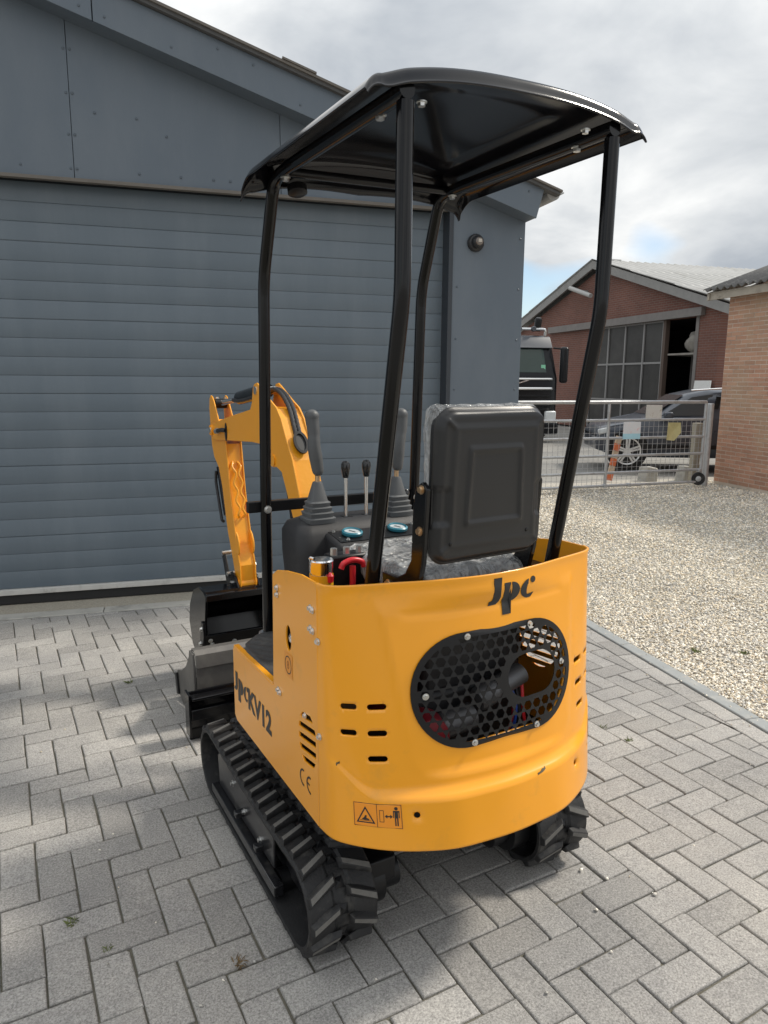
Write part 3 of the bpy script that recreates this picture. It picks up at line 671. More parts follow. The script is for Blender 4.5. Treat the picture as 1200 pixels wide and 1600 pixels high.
# tubular lamp on the barn gable
sl_ = empty('strip_lamp', (13.9, 22.4, 4.6), 0, 'pale tube lamp mounted high on the barn gable', 'lamp')
mb().tube([(-.28, .75, .2), (-.28, -.6, -.2)], .075, n=10).build('diffuser', mat('lamp_white', (.42, .42, .41), .5), sl_, smooth=40)
mb().box((-.13, .1, .02), (.3, .1, .08)).build('bracket', GRYT, sl_)
# ================================================================== TRUCK
TB = mat('truck_black_paint', (.008, .009, .011), .25, coat=0, spec=.3, var=.1); TSIL = mat('truck_visor_silver', (.07, .077, .09), .5, metal=.0, var=.1)
TGL = mat('windscreen_glass', (.03, .05, .042), .05, var=.3, scale=1.2, spec=.5); TCH = mat('bright_steel_bar', (.75, .75, .74), .2, metal=1)
tk = empty('truck', (8.78, 17.5, 0), R(-8), 'black lorry with silver roof visor parked beside the barn', 'truck')
cab = mb()
# cab cross-section extruded in x with rounded front corners: build as lofted rings (z, front y, half width)
prof = [(.28, -.02, 1.18), (.32, -.06, 1.2), (1.0, -.08, 1.22), (1.65, -.06, 1.22), (1.78, -.03, 1.2), (2.45, .18, 1.13), (2.62, .24, 1.10), (2.78, .45, 1.02), (2.80, .7, .9)]
vs = []; fs = []; seg = 8
def ringp(fy_, hw):
    r_ = .22; pts = []
    for a in np.linspace(0, math.pi/2, seg): pts.append((-hw+r_-r_*math.cos(a), fy_+r_-r_*math.sin(a)))
    for a in np.linspace(math.pi/2, 0, seg): pts.append((hw-r_+r_*math.cos(a), fy_+r_-r_*math.sin(a)))
    pts += [(hw, 2.1), (-hw, 2.1)]; return pts
for z, fy_, hw in prof: vs += [(x, y_, z) for x, y_ in ringp(fy_, hw)]
n = 2*seg+2
for k in range(len(prof)-1): fs += [(k*n+i, k*n+(i+1) % n, (k+1)*n+(i+1) % n, (k+1)*n+i) for i in range(n)]
fs += [tuple(range(n-1, -1, -1)), tuple((len(prof)-1)*n+i for i in range(n))]
cab.add(vs, fs).build('cab', TB, tk, smooth=35)
def ty(z): return float(np.interp(z, [p[0] for p in prof], [p[1] for p in prof]))
b = mb(); b.add([(-1.04, ty(1.8)-.012+.05, 1.8), (-.8, ty(1.8)-.014, 1.8), (.8, ty(1.8)-.014, 1.8), (1.04, ty(1.8)-.012+.05, 1.8), (.99, ty(2.42)+.05-.012, 2.42), (.76, ty(2.42)-.014, 2.42), (-.76, ty(2.42)-.014, 2.42), (-.99, ty(2.42)+.05-.012, 2.42)], [(0, 1, 6, 7), (1, 2, 5, 6), (2, 3, 4, 5)])
b.build('windscreen', TGL, tk, fix=False)
mb().prism([(ty(2.46)-.10, 2.44), (ty(2.46)+.02, 2.44), (ty(2.7)+.06, 2.76), (ty(2.7)-.02, 2.74)], lambda p, q, t: (t, p, q), -1.06, 1.06).build('sun_visor', TSIL, tk, bevel=.02)
mb().tube(bend_path([(-.95, .42, 2.78), (-.95, .40, 2.95), (.95, .40, 2.95), (.95, .42, 2.78)], .08), .035, n=8).build('roof_light_bar', TCH, tk, smooth=40)
for x in (-.6, -.2, .2, .6): mb().lathe([(.07, 0), (.075, .05), (.06, .08)], c=(x, .40, 2.95), ax=(0, -1, 0), n=12).build('spot_lamp', TSIL, tk, smooth=40)
mb().lathe([(.09, 0), (.10, .3), (.07, .35)], c=(.78, .6, 2.92), ax=(0, -.3, 1), n=12).build('air_horn', BLKM, tk, smooth=40)
for z, h in ((1.63, .035), (1.38, .045)): mb().tube(bend_path([(-1.05, .02, z), (-1.0, -.12, z), (1.0, -.12, z), (1.05, .02, z)], .1), h, n=8).build('grille_bar', TCH, tk, smooth=40)
for z in (1.18, 1.06, .94, .82): mb().box((0, -.1, z), (1.9, .05, .045)).build('grille_slat', BLKM, tk, bevel=.008)
em = empty('emblem', (0, -.105, 1.52), parent=tk)
b = mb(); v2, t2 = sheet(circ(0, 0, .085, n=28), [circ(0, 0, .05, n=24)]); b.add([(x, 0, z) for x, z in v2], t2); b.build('ring', TCH, em, solid=.02, fix=False)
mb().box((.045, -.0, .045), (.10, .012, .02), (0, -R(45), 0)).build('arrow', TCH, em)
mb().box((.28, .0, .06), (.5, .012, .03), (0, R(-17), 0)).build('diagonal_bar', TCH, em); mb().box((-.28, .0, -.08), (.42, .012, .03), (0, R(-17), 0)).build('diagonal_bar', TCH, em)
for s_ in (-1, 1):
    mb().box((s_*1.0, -.07, .62), (.34, .12, .34), (0, 0, s_*.25)).build('headlight', mat('headlight_glass', (.6, .62, .62), .15, coat=.5) if s_ < 0 else bpy.data.materials['headlight_glass'], tk, bevel=.04)
    b = mb(); b.box((s_*1.36, .02, 2.0), (.22, .16, .95)); o = b.build('mirror', TB, tk, bevel=.07, seg=3)
    mb().tube([(s_*1.12, .2, 2.45), (s_*1.36, .05, 2.42)], .025, n=6).build('mirror_arm', BLKM, tk)
mb().box((0, .0, .33), (2.44, .34, .34)).build('bumper', TB, tk, bevel=.06, seg=3)
mb().box((.78, ty(1.95)-.02, 1.92), (.12, .01, .16)).build('windscreen_sticker', mat('green_sticker', (.25, .6, .4), .6), tk)
for s_ in (-1, 1):
    for yy in (.9, 4.4): mb().lathe([(.34, 0), (.5, .02), (.5, .28), (.34, .3)], c=(s_*1.18, yy, .5), ax=(-s_, 0, 0), n=24).build('wheel', RUB, tk, smooth=40)
mb().box((0, 4.0, .8), (.9, 4.6, .25)).build('chassis', BLKM, tk)
# ================================================================== CAR
CP = mat('car_blue_grey_paint', (.045, .053, .07), .3, metal=.2, coat=.4, var=.06); CG = mat('car_window_glass', (.05, .06, .065), .05, spec=.8)
car = empty('parked_car', (7.74, 12.13, 0), R(-22), 'dark blue-grey estate car parked behind the gate', 'car')
# longitudinal stations: x, roof/bonnet z, belt half width, bottom z
side = [(0, .62), (.05, .72), (.25, .80), (.55, .86), (.92, .94), (1.58, 1.36), (1.9, 1.43), (2.6, 1.46), (3.4, 1.42), (4.05, 1.28), (4.5, .95), (4.58, .55)]
sx = [p[0] for p in side]; szz = [p[1] for p in side]
def cz(x): return float(np.interp(x, sx, szz))
b = mb(); st = [0, .04, .12, .25, .4, .55, .75, .92, 1.1, 1.3, 1.45, 1.58, 1.75, 1.9, 2.2, 2.6, 3.0, 3.4, 3.7, 4.05, 4.3, 4.5, 4.58]
n = 14; vs = []
for x in st:
    t = min(1, max(0, min((x)/.35, (4.58-x)/.35))); hw = .90*(.72+.28*math.sin(t*math.pi/2)); top = cz(x); belt = min(top-.02, .90+.02*x); tw = hw*(.97 if top < 1.0 else .72)
    bz = .22+(.12*(1-t))
    half = [(0, bz), (hw*.9, bz), (hw*.98, bz+.15), (hw, .55), (hw*.985, belt-.04), (hw*.95, belt), ((hw*.95+tw)/2, (belt+top)/2), (tw, top-.05), (tw*.85, top-.01), (tw*.5, top), (0, top+.005)]
    ring_ = half+[(-y_, z) for y_, z in reversed(half[1:-1])]; n = len(ring_); vs += [(x, y_, z) for y_, z in ring_]
fs = []
for k in range(len(st)-1): fs += [(k*n+i, k*n+(i+1) % n, (k+1)*n+(i+1) % n, (k+1)*n+i) for i in range(n)]
fs += [tuple(range(n-1, -1, -1)), tuple((len(st)-1)*n+i for i in range(n))]
b.add(vs, fs).build('body', CP, car, smooth=40)
def glass(poly, name='side_window'):
    for s_ in (-1,):
        b = mb(); b.add([(x, s_*(.955*.9-(z-.92)*.47+.006)-.004, z) for x, z in poly], [tuple(range(len(poly)))]); b.build(name, CG, car, solid=.006, fix=True)
glass([(1.06, .965), (1.98, .985), (1.98, 1.35), (1.62, 1.30)]); glass([(2.06, .985), (2.95, 1.0), (2.95, 1.37), (2.06, 1.355)])
b = mb(); b.add([(.97, -.62, .955), (.97, .62, .955), (1.53, .52, 1.315), (1.53, -.52, 1.315)], [(0, 1, 2, 3)]); b.v = [(x-.02, y_, z+.02) for x, y_, z in b.v]; b.build('windscreen', CG, car, solid=.006)
for x in (.50, 3.4):
    w = empty('wheel', (x, -.885, .335), parent=car)
    mb().lathe([(.20, .0), (.27, -.02), (.325, 0), (.335, .06), (.335, .16), (.31, .2), (.2, .2)], c=(0, .0, 0), ax=(0, 1, 0), n=32).build('tyre', RUB, w, smooth=30); mb().lathe([(.0, -.012), (.235, -.012), (.235, .0), (.0, .0)], ax=(0, 1, 0), n=28).build('brake_disc', BLKM, w)
    b = mb(); b.lathe([(.222, -.03), (.245, -.035), (.245, .02), (.222, .02)], ax=(0, 1, 0), n=32, ring=True)
    for k in range(5):
        a = 2*math.pi*k/5+.3
        for da in (-.16, .16): b.box((math.cos(a+da)*.13, -.035, math.sin(a+da)*.13), (.2, .02, .032), (0, -(a+da*.3), 0))
    b.lathe([(.05, -.05), (.05, -.02)], ax=(0, 1, 0), n=16); b.build('rim', mat('alloy_rim', (.7, .7, .7), .3, metal=.8) if x < 1 else bpy.data.materials['alloy_rim'], w, smooth=30)
    b = mb(); b.lathe([(.0, 0), (.37, 0), (.37, -.012), (.0, -.012)], c=(x, -.893, .355), ax=(0, 1, 0), n=28); b.build('wheel_arch', BLKM, car)
mb().box((.12, -.70, .68), (.2, .16, .1), (0, -.25, -.5)).build('headlight', bpy.data.materials['headlight_glass'], car, bevel=.02)
mb().box((1.75, -.865, .86), (.18, .02, .025)).build('door_handle', CHR, car, bevel=.005); mb().box((2.02, -.80, 1.15), (.08, .03, .38), (.44, 0, 0)).build('pillar_trim', BLK, car)
mb().box((1.15, -.98, .99), (.14, .16, .11)).build('wing_mirror', CP, car, bevel=.03)
mb().tube([(1.6, -.68, 1.42), (2.6, -.68, 1.49), (3.9, -.66, 1.37)], .016, n=6).build('roof_rail', CHR, car, smooth=40)
mb().box((1.9, -.892, .42), (2.2, .02, .07)).build('sill_trim', BLKM, car, bevel=.005)
# ================================================================== GATE
GALV = mat('galvanised_steel', (.50, .51, .52), .45, metal=.55, var=.25, scale=12, dirt=(.33, .31, .28), dscale=5, dlim=(.55, .75))
gate = empty('field_gate', (4.2, 9.02, 0), R(1.6), 'long galvanised tubular gate with wire mesh across the yard', 'gate')
GL = 3.6
for i, z in enumerate((1.25, .99, .73, .47, .22, .03)): mb().cyl((0, 0, z+.02), (GL, 0, z+.02), .026 if i == 0 else .02, n=10).build('rail', GALV, gate, smooth=40)
for x in (.02, 1.88, GL): mb().cyl((x, .0, .03), (x, .0, 1.27), .021, n=10).build('upright', GALV, gate, smooth=40)
wm = mb()
for x in np.arange(.06, GL, .085): wm.cyl((x, .026, .05), (x, .026, 1.0), .0028, n=4, caps=False)
for z in np.arange(.06, 1.0, .085): wm.cyl((0, .03, z), (GL, .03, z), .0028, n=4, caps=False)
wm.build('mesh_infill', GALV, gate, kind='stuff', fix=False)
for x in (1.88, 2.3): mb().box((x, 0, .05), (.06, .07, .05)).build('clamp', GALV, gate, bevel=.008)
w = empty('caster_wheel', (GL-.05, -.02, .10), parent=gate)
mb().lathe([(.05, -.015), (.085, -.02), (.10, -.01), (.10, .01), (.085, .02), (.05, .015)], ax=(.5, 1, 0), n=20).build('tyre', RUB, w, smooth=40); mb().lathe([(.02, -.02), (.055, -.012), (.055, .012), (.02, .02)], ax=(.5, 1, 0), n=14).build('hub', GALV, w, smooth=40)
mb().box((0, 0, .13), (.05, .07, .05)).build('fork', GALV, w, bevel=.006)
def gp(x, dy, z): return (x, 9.02+(x-4.2)*math.tan(R(1.6))+dy, z)
o = mb().box((0, 0, 0), (.28, .006, .2), (.0, .02, R(1.6))).build('blank_sign', mat('sign_white_dirty', (.62, .6, .56), .7, var=.15, scale=12, dirt=(.4, .33, .26), dscale=14, dlim=(.55, .7)), label='blank weathered white sign hung from the gate\'s top rail', cat='sign'); o.location = gp(6.83, -.035, 1.13)
po = empty('poster', gp(6.47, -.03, .86), R(1.6), 'white poster with pale blue lower strip tied to the gate mesh', 'poster')
mb().box((0, 0, .04), (.30, .004, .17)).build('paper', mat('poster_white', (.72, .73, .75), .6, var=.08, scale=18, dirt=(.75, .5, .5), dscale=16, dlim=(.55, .68)), po); mb().box((0, 0, -.085), (.30, .004, .08)).build('blue_strip', mat('poster_blue', (.42, .68, .78), .6), po)
o = mb().add([(-.09, 0, .13), (.09, -.05, .13), (.02, .0, .02), (.10, -.06, -.02), (.02, -.02, -.14), (-.1, .0, -.13)], [(0, 2, 1), (1, 2, 3), (2, 4, 3), (0, 5, 2), (5, 4, 2)]).build('yellow_board', mat('faded_yellow', (.52, .45, .22), .7, var=.2, scale=14), solid=.006, label='bent yellow board wired to the gate mesh', cat='board'); o.location = gp(7.18, -.05, .84)
gpst = mb().cyl((0, 0, -.05), (0, 0, 1.23), .055, n=20).cyl((0, 0, 1.23), (0, 0, 1.245), .055, .05, n=20).build('gate_post', GALV, label='round galvanised steel post at the corner of the brick shed', cat='post', smooth=40); gpst.location = (7.98, 9.24, 0)
wp = mb().box((0, 0, .45), (.12, .1, 1.0)).cyl((0, -.06, .8), (0, .06, .8), .015, n=6).build('wooden_post', mat('weathered_wood', (.34, .31, .25), .85, var=.3, scale=8, stretch=(6, 6, 1)), label='short weathered wooden post behind the gate latch end', cat='post', bevel=.006); wp.location = (7.99, 9.5, -.02)
op = empty('striped_post', (6.75, 9.9, 0), R(2), 'orange and white striped post leaning behind the gate', 'post')
for k in range(6): mb().box((-.03+.024*k, 0, .06+.118*k), (.1, .03, .116), (0, .2, 0)).build('stripe', mat('post_orange', (.62, .16, .06), .6, var=.2) if k == 0 else (bpy.data.materials['post_orange'] if k % 2 == 0 else (mat('post_pale', (.55, .42, .30), .6, var=.2) if k == 1 else bpy.data.materials['post_pale'])), op)
for (x, y_), l in (((7.4, 9.85), 'weathered concrete block behind the gate, left of two'), ((8.03, 9.75), 'pale concrete lump behind the gate beside the wooden post')):
    b = mb(); b.box((0, 0, .11), (.22, .2, .26)); r = random.Random(x); b.v = [(p+r.uniform(-.03, .03), q+r.uniform(-.02, .02), z+r.uniform(-.02, .02)) for p, q, z in b.v]
    o = b.build('concrete_block', KERB2, label=l, cat='block', group='concrete blocks behind the gate', bevel=.02); o.location = (x, y_, -.03)
# ================================================================== MINI EXCAVATOR
# local frame: x = right, y = forward, z = up; origin on the ground under the slew ring
ex = empty('mini_excavator', (.64, 2.23, 0), R(12.6), 'yellow mini excavator with black canopy standing on the block paving', 'excavator')
vz = lambda p, q, t: (t, p, q)        # polygon in (forward, up), extruded sideways
def bolt(parent, c, ax, r=.009, m=None, name='bolt', washer=True):
    b = mb(); ax = V3(*ax).normalized()
    if washer: b.lathe([(r*1.35, 0), (r*1.35, .0022), (r*.9, .0024)], c=c, ax=ax, n=14)
    b.cyl(V3(*c)+ax*.002, V3(*c)+ax*(.002+r*.85), r, r*.92, n=6)
    return b.build(name, m or ZNC, parent)
def textmesh(s, size, bold=0.0, shear=0):
    cu = bpy.data.curves.new('t', 'FONT'); cu.body = s; cu.size = size; cu.offset = bold; cu.shear = shear; cu.resolution_u = 4
    o = bpy.data.objects.new('t', cu); COL.objects.link(o); dg = bpy.context.evaluated_depsgraph_get(); dg.update()
    me = bpy.data.meshes.new_from_object(o.evaluated_get(dg)); V = [(v.co.x, v.co.y) for v in me.vertices]; F = [tuple(p.vertices) for p in me.polygons]
    bpy.data.objects.remove(o); bpy.data.meshes.remove(me); return V, F
def decal(name, V, F, fn, m, parent, **kw): return mb().add([fn(x, y) for x, y in V], F).build(name, m, parent, fix=False, **kw)
# ---------------------------------------------------------------- undercarriage
TR = .127; TZ = .147; TV = .41; TWD = .20
def track_pos(d):
    """distance along the loop -> (v, z, tangent angle); starts at rear bottom going up the rear, over the top"""
    Ls = 2*TV; Lc = math.pi*TR; tot = 2*Ls+2*Lc; d %= tot
    if d < Lc: a = -math.pi/2-d/TR; return (-TV+TR*math.cos(a), TZ+TR*math.sin(a), a-math.pi/2)
    d -= Lc
    if d < Ls: return (-TV+d, TZ+TR-.010*math.sin(math.pi*d/Ls), 0)
    d -= Ls
    if d < Lc: a = math.pi/2-d/TR; return (TV+TR*math.cos(a), TZ+TR*math.sin(a), a-math.pi/2)
    d -= Lc; return (TV-d, TZ-TR, math.pi)
TOT = 4*TV+2*math.pi*TR; NL = 35
lug_l = None
def lug_mesh(sg):
    b = mb(); o, c = .100, .010; w0, w1, h = .027, .0175, .0155; sk = .030
    def pt(x, y, z): return (sg*x, y, z)
    # outer end (x=o), inner end (x=c), chevron: inner end shifted forward; the outer end wraps over the belt edge
    vs = [pt(o, -w0, -.016), pt(o, w0*.5, -.016), pt(c, sk+w0*.6, 0), pt(c, sk-w0*.6, 0), pt(o-.006, -w1, h), pt(o-.006, w1*.2, h), pt(c+.008, sk+w1*.55, h), pt(c+.008, sk-w1*.5, h)]
    b.add(vs, [(3, 2, 1, 0), (4, 5, 6, 7), (0, 1, 5, 4), (1, 2, 6, 5), (2, 3, 7, 6), (3, 0, 4, 7)])
    me = bpy.data.meshes.new('lug'); me.from_pydata(b.v, [], b.f); me.materials.append(RUB); me.materials.append(RUBW)
    bm = bmesh.new(); bm.from_mesh(me); bmesh.ops.recalc_face_normals(bm, faces=bm.faces); bmesh.ops.bevel(bm, geom=list(bm.edges), offset=.0022, segments=1, affect='EDGES'); 
    for f in bm.faces:
        if f.normal.z > .9: f.material_index = 1
    bm.to_mesh(me); bm.free(); return me
LM = {-1: lug_mesh(-1), 1: lug_mesh(1)}
FRM = mat('black_frame_paint', (.014, .014, .016), .3, coat=.4, var=.3, dirt=(.10, .095, .085), dscale=10, dlim=(.55, .85), bump=.03)
for sd_ in (-1, 1):
    uc = sd_*.385
    tr = None; b = mb(); n = 150; prof_ = [(-.098, -.016), (-.100, -.004), (-.094, .001), (-.03, 0), (-.022, -.006), (.022, -.006), (.03, 0), (.094, .001), (.100, -.004), (.098, -.016)]
    for i in range(n):
        v, z, a = track_pos(TOT*i/n); nv, nz = -math.sin(a), math.cos(a)
        b.v += [(uc+x, v+nv*h, z+nz*h) for x, h in prof_]
    k = len(prof_); b.f = [(i*k+j, i*k+(j+1) % k, ((i+1) % n)*k+(j+1) % k, ((i+1) % n)*k+j) for i in range(n) for j in range(k)]
    tr = b.build('rubber_track', RUB, ex, smooth=35)
    for i in range(NL):
        for sg in (-1, 1):
            v, z, a = track_pos(TOT*(i+(0 if sg < 0 else .5))/NL)
            o = link('lug', LM[sg], None, tr); o.location = (uc, v, z); o.rotation_euler = (a, 0, 0)
        v, z, a = track_pos(TOT*(i+.25)/NL)
    cm = mb()
    for i in range(NL):        # steel core windows along the centre line
        v, z, a = track_pos(TOT*(i+.25)/NL); nv, nz = -math.sin(a), math.cos(a); tv, tz = math.cos(a), math.sin(a)
        cm.add([(uc+x, v+tv*y_+nv*h, z+tz*y_+nz*h) for x, y_, h in ((-.013, -.014, -.0052), (.013, -.014, -.0052), (.013, .014, -.0052), (-.013, .014, -.0052), (0, 0, .003))], [(0, 1, 4), (1, 2, 4), (2, 3, 4), (3, 0, 4)])
    cm.build('core_links', BLKM, tr, kind='stuff', fix=False)
    # frame inside the loop
    fr = mb().prism([(-.30, .07), (.40, .05), (.42, .10), (.38, .235), (-.20, .235), (-.30, .20)], vz, uc-.03, uc+.03+0*sd_).build('track_frame', FRM, ex, bevel=.006)
    o_ = uc+sd_*.066
    mb().prism([(-.20, .10), (.37, .075), (.385, .19), (.33, .222), (-.20, .222)], vz, o_, o_+sd_*.008).build('cover_plate', FRM, fr, bevel=.003)
    mb().prism([(-.26, .05), (.40, .04), (.40, .07), (-.26, .085)], vz, o_, o_+sd_*.03).build('skid_rail', FRM, fr, bevel=.003)
    for v, z in ((.20, .17), (.08, .13), (-.08, .125)): bolt(fr, (o_+sd_*.008, v, z), (sd_, 0, 0), .008)
    for v in (.10, -.10): mb().box((o_+sd_*.02, v, .115), (.03, .025, .02)).build('lug_stop', FRM, fr, bevel=.003)
    b = mb().lathe([(.03, -.04), (.085, -.04), (.095, -.03), (.095, .03), (.085, .04), (.03, .04)], c=(uc, -TV, TZ), ax=(1, 0, 0), n=24)
    for i in range(9):
        a = 2*math.pi*i/9; b.box((uc, -TV+.100*math.cos(a), TZ+.100*math.sin(a)), (.03, .022, .028), (a, 0, 0))
    b.build('sprocket', BLKM, ex, smooth=35)
    mb().lathe([(.03, -.04), (.10, -.04), (.108, -.02), (.108, .02), (.10, .04), (.03, .04)], c=(uc, TV, TZ), ax=(1, 0, 0), n=28).build('idler', BLKM, ex, smooth=35)
    for v in (-.2, 0, .2): mb().lathe([(.02, -.06), (.036, -.06), (.036, .06), (.02, .06)], c=(uc, v, .055), ax=(1, 0, 0), n=16).build('roller', BLKM, ex, smooth=35)
    mt = mb().lathe([(.075, 0), (.075, .06), (.05, .065), (.05, .12), (.035, .125)], c=(sd_*.29, -TV, TZ), ax=(-sd_, 0, 0), n=20).build('travel_motor', BLKM, ex, smooth=35)
    mb().box((sd_*.245, -TV-.02, TZ+.05), (.10, .09, .07)).build('valve_block', BLKM, mt, bevel=.006)
    for k_ in (0, 1):
        mb().tube(smooth_path([(sd_*.21, -TV-.02+k_*.05, TZ+.08), (sd_*.15, -TV+.02+k_*.04, TZ+.12), (sd_*.09, -TV+.15, TZ+.10), (sd_*.05, -.1, .25)]), .010, n=8).build('hose', HOSE, mt, smooth=60)
        mb().cyl((sd_*.205, -TV-.02+k_*.05, TZ+.083), (sd_*.17, -TV+.0+k_*.05, TZ+.105), .013, n=6).build('hose_fitting', ZNC, mt)
mb().box((0, .02, .19), (.60, .42, .13)).build('cross_frame', FRM, ex, bevel=.01)
mb().lathe([(.20, .25), (.20, .34), (.22, .345), (.22, .385)], n=36).build('slew_ring', BLKM, ex, smooth=35)
# dozer blade
bl = mb(); pr_ = [(.905, .03), (.885, .06), (.878, .12), (.888, .18), (.905, .215)]
for k in range(4):
    (a0, z0), (a1, z1) = pr_[k], pr_[k+1]; bl.prism([(a0, z0), (a1, z1), (a1+.012, z1), (a0+.012, z0)], vz, -.436, .436)
bd = bl.build('dozer_blade', BLK, ex, smooth=40)
mb().box((0, .868, .125), (.872, .018, .05)).build('stiffener', BLK, bd, bevel=.003); mb().box((0, .862, .206), (.872, .05, .012)).build('top_flange', BLK, bd, bevel=.003)
mb().box((0, .90, .03), (.88, .014, .06)).build('cutting_edge', BLKM, bd, bevel=.002)
for s_ in (-1, 1):
    mb().prism([(.93, .02), (.86, .025), (.862, .22), (.935, .22)], vz, s_*.437, s_*.447).build('side_plate', BLK, bd, bevel=.002)
    mb().tube([(s_*.2, .88, .13), (s_*.2, .5, .16), (s_*.2, .15, .19)], .03, n=4).build('push_arm', BLK, bd)
mb().cyl((0, .86, .15), (0, .3, .24), .03, n=14).build('blade_cylinder', BLK, bd, smooth=40)
# ---------------------------------------------------------------- upper body: rear cover
ctl = [(0, 0, -.625, 0, -.757), (.15, .085, -.619, .085, -.752), (.3, .175, -.602, .17, -.741), (.45, .26, -.580, .25, -.711), (.6, .335, -.562, .325, -.668), (.75, .395, -.545, .387, -.615), (.88, .428, -.522, .428, -.562), (1, .44, -.49, .44, -.50)]
ctl = [(-s_, -a, b_, -c_, d_) for s_, a, b_, c_, d_ in ctl[:0:-1]]+ctl
TBL = np.array(smooth_path(ctl, 12)); ZT, ZBt = 1.066, .412
def lvl(z, s_):
    zs_ = .545+.078*sstep(.62, .90, abs(s_)); k_ = min(max((ZT-z)/(ZT-ZBt), 0), 1)
    lo = .84*k_; sk = sstep(zs_+.012, zs_-.010, z)
    return lo+(min(1, lo+.16)-lo)*sk
def raw(s_, kk):
    s_ = min(max(s_, -1), 1); r_ = [np.interp(s_, TBL[:, 0], TBL[:, j]) for j in (1, 2, 3, 4)]
    return r_[0]*(1-kk)+r_[2]*kk, r_[1]*(1-kk)+r_[3]*kk
XS = .53
def rear(x, z, off=0):
    s_ = x/XS; kk = lvl(z, s_); u, v = raw(s_, kk); u2, v2 = raw(s_+.01, kk); u1, v1 = raw(s_-.01, kk)
    du, dv = u2-u1, v2-v1; l = math.hypot(du, dv) or 1; nx, ny = dv/l, -du/l
    b_ = .325-(1.03-z)*.14
    rr_ = min(b_-abs(u), (z-.580)); cq = .05; dx_, dz_ = cq-(b_-abs(u)), cq-(z-.580)
    ed = cq-math.hypot(dx_, dz_) if dx_ > 0 and dz_ > 0 else rr_
    msk = sstep(0, .013, ed)*(1-sstep(.985, 1.03, z))
    gro = math.exp(-((z-.985)/.007)**2)*sstep(0, .02, .27-abs(u))
    dim = 0
    for hu, hz in ((-.262, .50), (.262, .50)): dim += math.exp(-(((u-hu)/.012)**2+((z-hz)/.012)**2))
    d = -.0075*msk-.0022*gro-.006*dim+off
    v += .30*msk*((raw(0, kk)[1]+.012)-v)
    rim = sstep(1.045, 1.066, z)*.003
    return (u+nx*(d+rim), v+ny*(d+rim), z)
def xs_of(u, z):      # sheet x for a given u at height z
    xs_ = np.linspace(-XS, XS, 400); us = [raw(x/XS, lvl(z, x/XS))[0] for x in xs_]; return float(np.interp(u, us, xs_))
SL = [(c_*xs_of(u, z), z) for c_ in (-1, 1) for u, z in ((.392, .766), (.330, .764), (.394, .700), (.332, .698), (.334, .634))]
holes = [capsule(x, z, .036, .0078) for x, z in SL]
GC = (xs_of(.010, .785), .783); holes.append(capsule(GC[0], GC[1], .196, .134, n=24))
for u in (-.262, .262): holes.append(circ(xs_of(u, .5), .5, .0075, n=14))
holes.append(circ(xs_of(.36, .5), .5, .006, n=10))
outer = [(-XS, ZBt)]+[(x, ZBt) for x in np.linspace(-XS, XS, 90)[1:-1]]+[(XS, ZBt)]+[(XS, z) for z in np.linspace(ZBt, ZT, 40)[1:-1]]+[(XS, ZT)]+[(x, ZT) for x in np.linspace(XS, -XS, 90)[1:-1]]+[(-XS, ZT)]+[(-XS, z) for z in np.linspace(ZT, ZBt, 40)[1:-1]]
V2, F2 = sheet(outer, holes, (.0105, .0085))
rc = mb().add([rear(x, z) for x, z in V2], F2).build('rear_cover', YEL, ex, fix=True)
me = rc.data
me.polygons.foreach_set('use_smooth', [True]*len(me.polygons))
# make sure normals face outwards
cen = me.polygons[len(me.polygons)//2]
if cen.normal.dot(Vector((cen.center.x, cen.center.y+.2, 0))) < 0: me.flip_normals()
q = rc.modifiers.new('solid', 'SOLIDIFY'); q.thickness = .007; q.offset = -1
# rear grille: laser-cut plate with hexagonal holes
def hexagon(cx, cy, r): return [(cx+r*math.cos(R(60*i)), cy+r*math.sin(R(60*i))) for i in range(6)]
go = capsule(GC[0], GC[1], .200, .1445, n=26); gi = capsule(GC[0], GC[1], .185, .118, n=20)
hand = capsule(GC[0]+.098, GC[1]+.002, .05, .056, n=12)
hx = []; pitch = .0298; r_h = .0133
for i in range(-14, 15):
    for j in range(-12, 13):
        cx = GC[0]+i*pitch+(pitch/2 if j % 2 else 0); cy = GC[1]+j*pitch*.875
        h = hexagon(cx, cy, r_h)
        cp_ = capsule(GC[0], GC[1], .196, .1305, n=20); h0 = h
        for q_ in range(len(cp_)):
            if len(h) > 2:
                (ax1, ay1), (bx1, by1) = cp_[q_], cp_[(q_+1) % len(cp_)]; nx_, ny_ = by1-ay1, -(bx1-ax1)
                if abs(nx_)+abs(ny_) > 1e-9: h = clip(h, nx_, ny_, nx_*ax1+ny_*ay1)
        if len(h) > 2 and abs(area(h)) > .3*abs(area(h0)) and not any(inpoly(x, y, capsule(GC[0]+.098, GC[1]+.002, .05, .0605, n=12)) for x, y in h+[(cx, cy)]): hx.append(h)
V2, F2 = sheet(go, hx+[hand], (.02, .02))
gr = mb().add([rear(x, z, .0045) for x, z in V2], F2).build('grille', BLKM, ex, fix=True)
if gr.data.polygons[0].normal.y > 0: gr.data.flip_normals()
q = gr.modifiers.new('solid', 'SOLIDIFY'); q.thickness = .0018; q.offset = -1
def nrm(x, z):
    a = V3(*rear(x, z, 0)); b_ = V3(*rear(x, z, .01)); return (b_-a).normalized()
for u, z in ((-.215, .783), (-.09, .916), (.115, .916), (.232, .79), (.115, .649), (-.09, .649)):
    x = xs_of(u, z) ; bolt(gr, rear(x, z, .0047), nrm(x, z), .0065)
